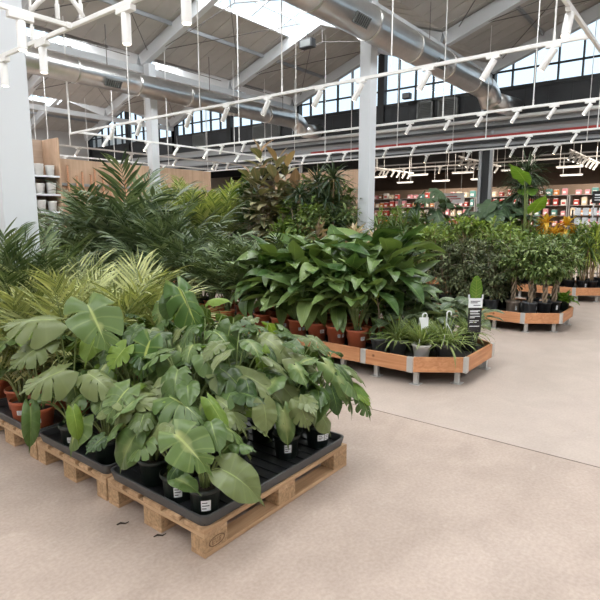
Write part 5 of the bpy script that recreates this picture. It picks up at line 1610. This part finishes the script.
many('croton_plant', 'orange crotons', [(11.42, 2.60, 1.16, 'orange and yellow croton on the rear bench'), (11.56, 2.36, 1.12, 'orange croton just behind the first one')],
     lambda r: g_cane(r, 1.12, 4, .17, 18, (.16, .25), 'lf_croton', T_ELL, (8, 95), .8, hs=(1.12, 1.0, .92, .84)), 'black', 930, 1)
many('schefflera_plant', 'green bushes at the right edge of the rear bench',
     [(11.75, 2.05, 1.0, 'bushy green schefflera behind the lime dracaena'), (11.8, 1.75, 1.0, 'bushy green schefflera at the right frame edge'), (11.85, 2.95, 1.0, 'bushy green schefflera left of the orange crotons'), (11.5, 3.3, .96, 'bushy lime schefflera under the tall single-stem alocasia'), (11.05, 3.1, .9, 'bushy lime schefflera at the bench edge below the alocasia'),
      (11.1, 3.5, .92, 'bushy lime schefflera second to the left below the alocasia'), (11.1, 3.9, .92, 'bushy lime schefflera below the dark broad-leaved plants'), (11.1, 4.35, .95, 'bushy lime schefflera below the tall lobed plant')],
     lambda r: g_shrub(r, 1.3, .34, 520, .17, .12, 'lf_scheff', 'cane', .012, .7, .40, ntr=4, shell=.4), 'black', 940, 3)
many('alocasia_plant', 'alocasia', [(11.5, 3.12, 1.0, 'tall alocasia with huge light green leaves standing above the bushes', 'big')],
     lambda r: g_bigleaf(r, 2.3, 3, (.44, .54), T_ARROW, 'lf_aloc', .28, .24, (.1, .9), 'stem_green', .032), 'big', 960, 1)
many('dracaena_plant', 'fountain dracaena', [(12.0, 3.28, 1.0, 'dark fountain-leaved dracaena rising behind the alocasia', 'big')],
     lambda r: g_cane(r, 2.5, 2, .28, 120, (.5, .75), 'lf_drac_dark', T_STRAP, (5, 135), .7, hs=(2.42, 2.2)), 'big', 970, 1)
many('philodendron_plant', 'broad dark plants on the rear bench',
     [(11.3, 5.15, .92, 'tall dark lobed philodendron with leaves spreading against the store', 'big'), (11.45, 3.75, .8, 'broad dark-leaved plant left of the alocasia', 'big'), (11.5, 4.15, .76, 'broad dark-leaved plant second left of the alocasia', 'big'), (11.85, 3.5, .82, 'broad dark-leaved plant behind the alocasia stem', 'big')],
     lambda r: g_bigleaf(r, 2.2, 14, (.42, .62), T_MON, 'lf_philo', .28, .42, (-1.0, .5), 'stem_dark', .012), 'big', 980, 2)
many('fern_bush', 'green bushes left of the tall lobed plant',
     [(11.2, 5.9, 1.05, 'light green bushy plant behind the tan cordylines, right of the column'), (11.3, 5.5, 1.0, 'light green bushy plant left of the tall lobed plant'), (11.8, 6.2, 1.15, 'light green bushy plant close behind the white column'), (11.2, 6.5, 1.1, 'light green bushy plant left behind the white column'),
      (11.8, 5.3, 1.05, 'light green bushy plant behind the tall lobed plant')],
     lambda r: g_shrub(r, 1.5, .42, 620, .17, .12, 'lf_fern', 'cane', .012, .62, .52, ntr=4, shell=.4), 'black', 1000, 2)
many('agave_plant', 'blue-green strappy plants',
     [(11.05, 4.75, 1.0, 'blue-green strappy plant below the tall lobed plant'), (11.0, 5.15, 1.0, 'blue-green strappy plant second to the left below the lobed plant'), (8.5, 4.4, .9, 'blue-green strappy plant in the back row right of the column')],
     lambda r: g_straps(r, 70, .17, (.7, 1.1), 'lf_blue', (3, 60), T_STRAPW, lw=.8), 'black', 1020, 2)
# a small light plant at the end of the middle bench
many('bird_nest_fern', 'small bright fern', [(7.98, 1.70 + .0, .0001, 'x')], lambda r: [], 'grey', 1, 1) if False else None
many('small_fern', 'small bright fern', [(8.36, 1.66, 1.0, 'small bright green plant at the very end of the middle bench', 'dark')],
     lambda r: g_straps(r, 26, .12, (.18, .26), 'lf_aloc', (5, 70), T_ELL, lw=.8), 'dark', 1040, 1)

# ================================================================== light
w = bpy.data.worlds.new('sky'); bpy.context.scene.world = w; w.use_nodes = True
nt = w.node_tree; nt.nodes.clear()
tc = nt.nodes.new('ShaderNodeTexCoord'); sp = nt.nodes.new('ShaderNodeSeparateXYZ'); nt.links.new(tc.outputs['Generated'], sp.inputs[0])
rp = nt.nodes.new('ShaderNodeValToRGB'); e = rp.color_ramp.elements
e[0].position = 0.0; e[0].color = (.62, .80, .95, 1); e[1].position = .55; e[1].color = (.80, .92, 1.0, 1)
nt.links.new(sp.outputs[2], rp.inputs[0])
bg = nt.nodes.new('ShaderNodeBackground'); bg.inputs[1].default_value = SKY
nt.links.new(rp.outputs[0], bg.inputs[0]); ow = nt.nodes.new('ShaderNodeOutputWorld'); nt.links.new(bg.outputs[0], ow.inputs[0])

def area(name, loc, rot, sx, sy, power, col=(1, 1, 1)):
    l = bpy.data.lights.new(name, 'AREA'); l.shape = 'RECTANGLE'; l.size = sx; l.size_y = sy; l.energy = power; l.color = col
    o = bpy.data.objects.new(name, l); C.objects.link(o); o.location = loc; o.rotation_euler = rot
    return o
slope = math.atan2(ZA - ZV, 3.35)
for a, b in zip(V[:-1], V[1:]):
    m = (a + b) / 2
    for s in (1, -1):
        yc = m + s * SKYW / 2
        # daylight just outside each skylight pane; right-slope lamps are added for light
        area('skylight_daylight', ((XS - 7) / 2, yc, roof_z(yc) + .10), (-s * slope, 0, 0), XS + 7, SKYW, SKYP, (1.0, .985, .96))
for y in (3, 10):
    area('store_ceiling_light', (22.5, y, 3.9), (0, 0, 0), 9, 5, 800, (1, .88, .74))

# ================================================================== camera, view
cam = bpy.data.cameras.new('camera'); co = bpy.data.objects.new('camera', cam); C.objects.link(co)
co.location = (0, 0, CAM_H)
co.rotation_euler = (math.pi / 2 - PITCH, 0, -math.atan2(YAW_S, YAW_C))
cam.sensor_width = 36; cam.sensor_fit = 'HORIZONTAL'; cam.lens = FPX / 600 * 36; cam.clip_start = .05; cam.clip_end = 200
sc = bpy.context.scene; sc.camera = co
sc.view_settings.view_transform = 'Standard'; sc.view_settings.look = 'None'; sc.view_settings.gamma = 1; sc.view_settings.exposure = EXPO
sc.cycles.max_bounces = 8; sc.cycles.transparent_max_bounces = 16; sc.cycles.diffuse_bounces = 5
sc.cycles.use_denoising = True
sc.cycles.use_adaptive_sampling = False
sc.cycles.sample_clamp_indirect = 6
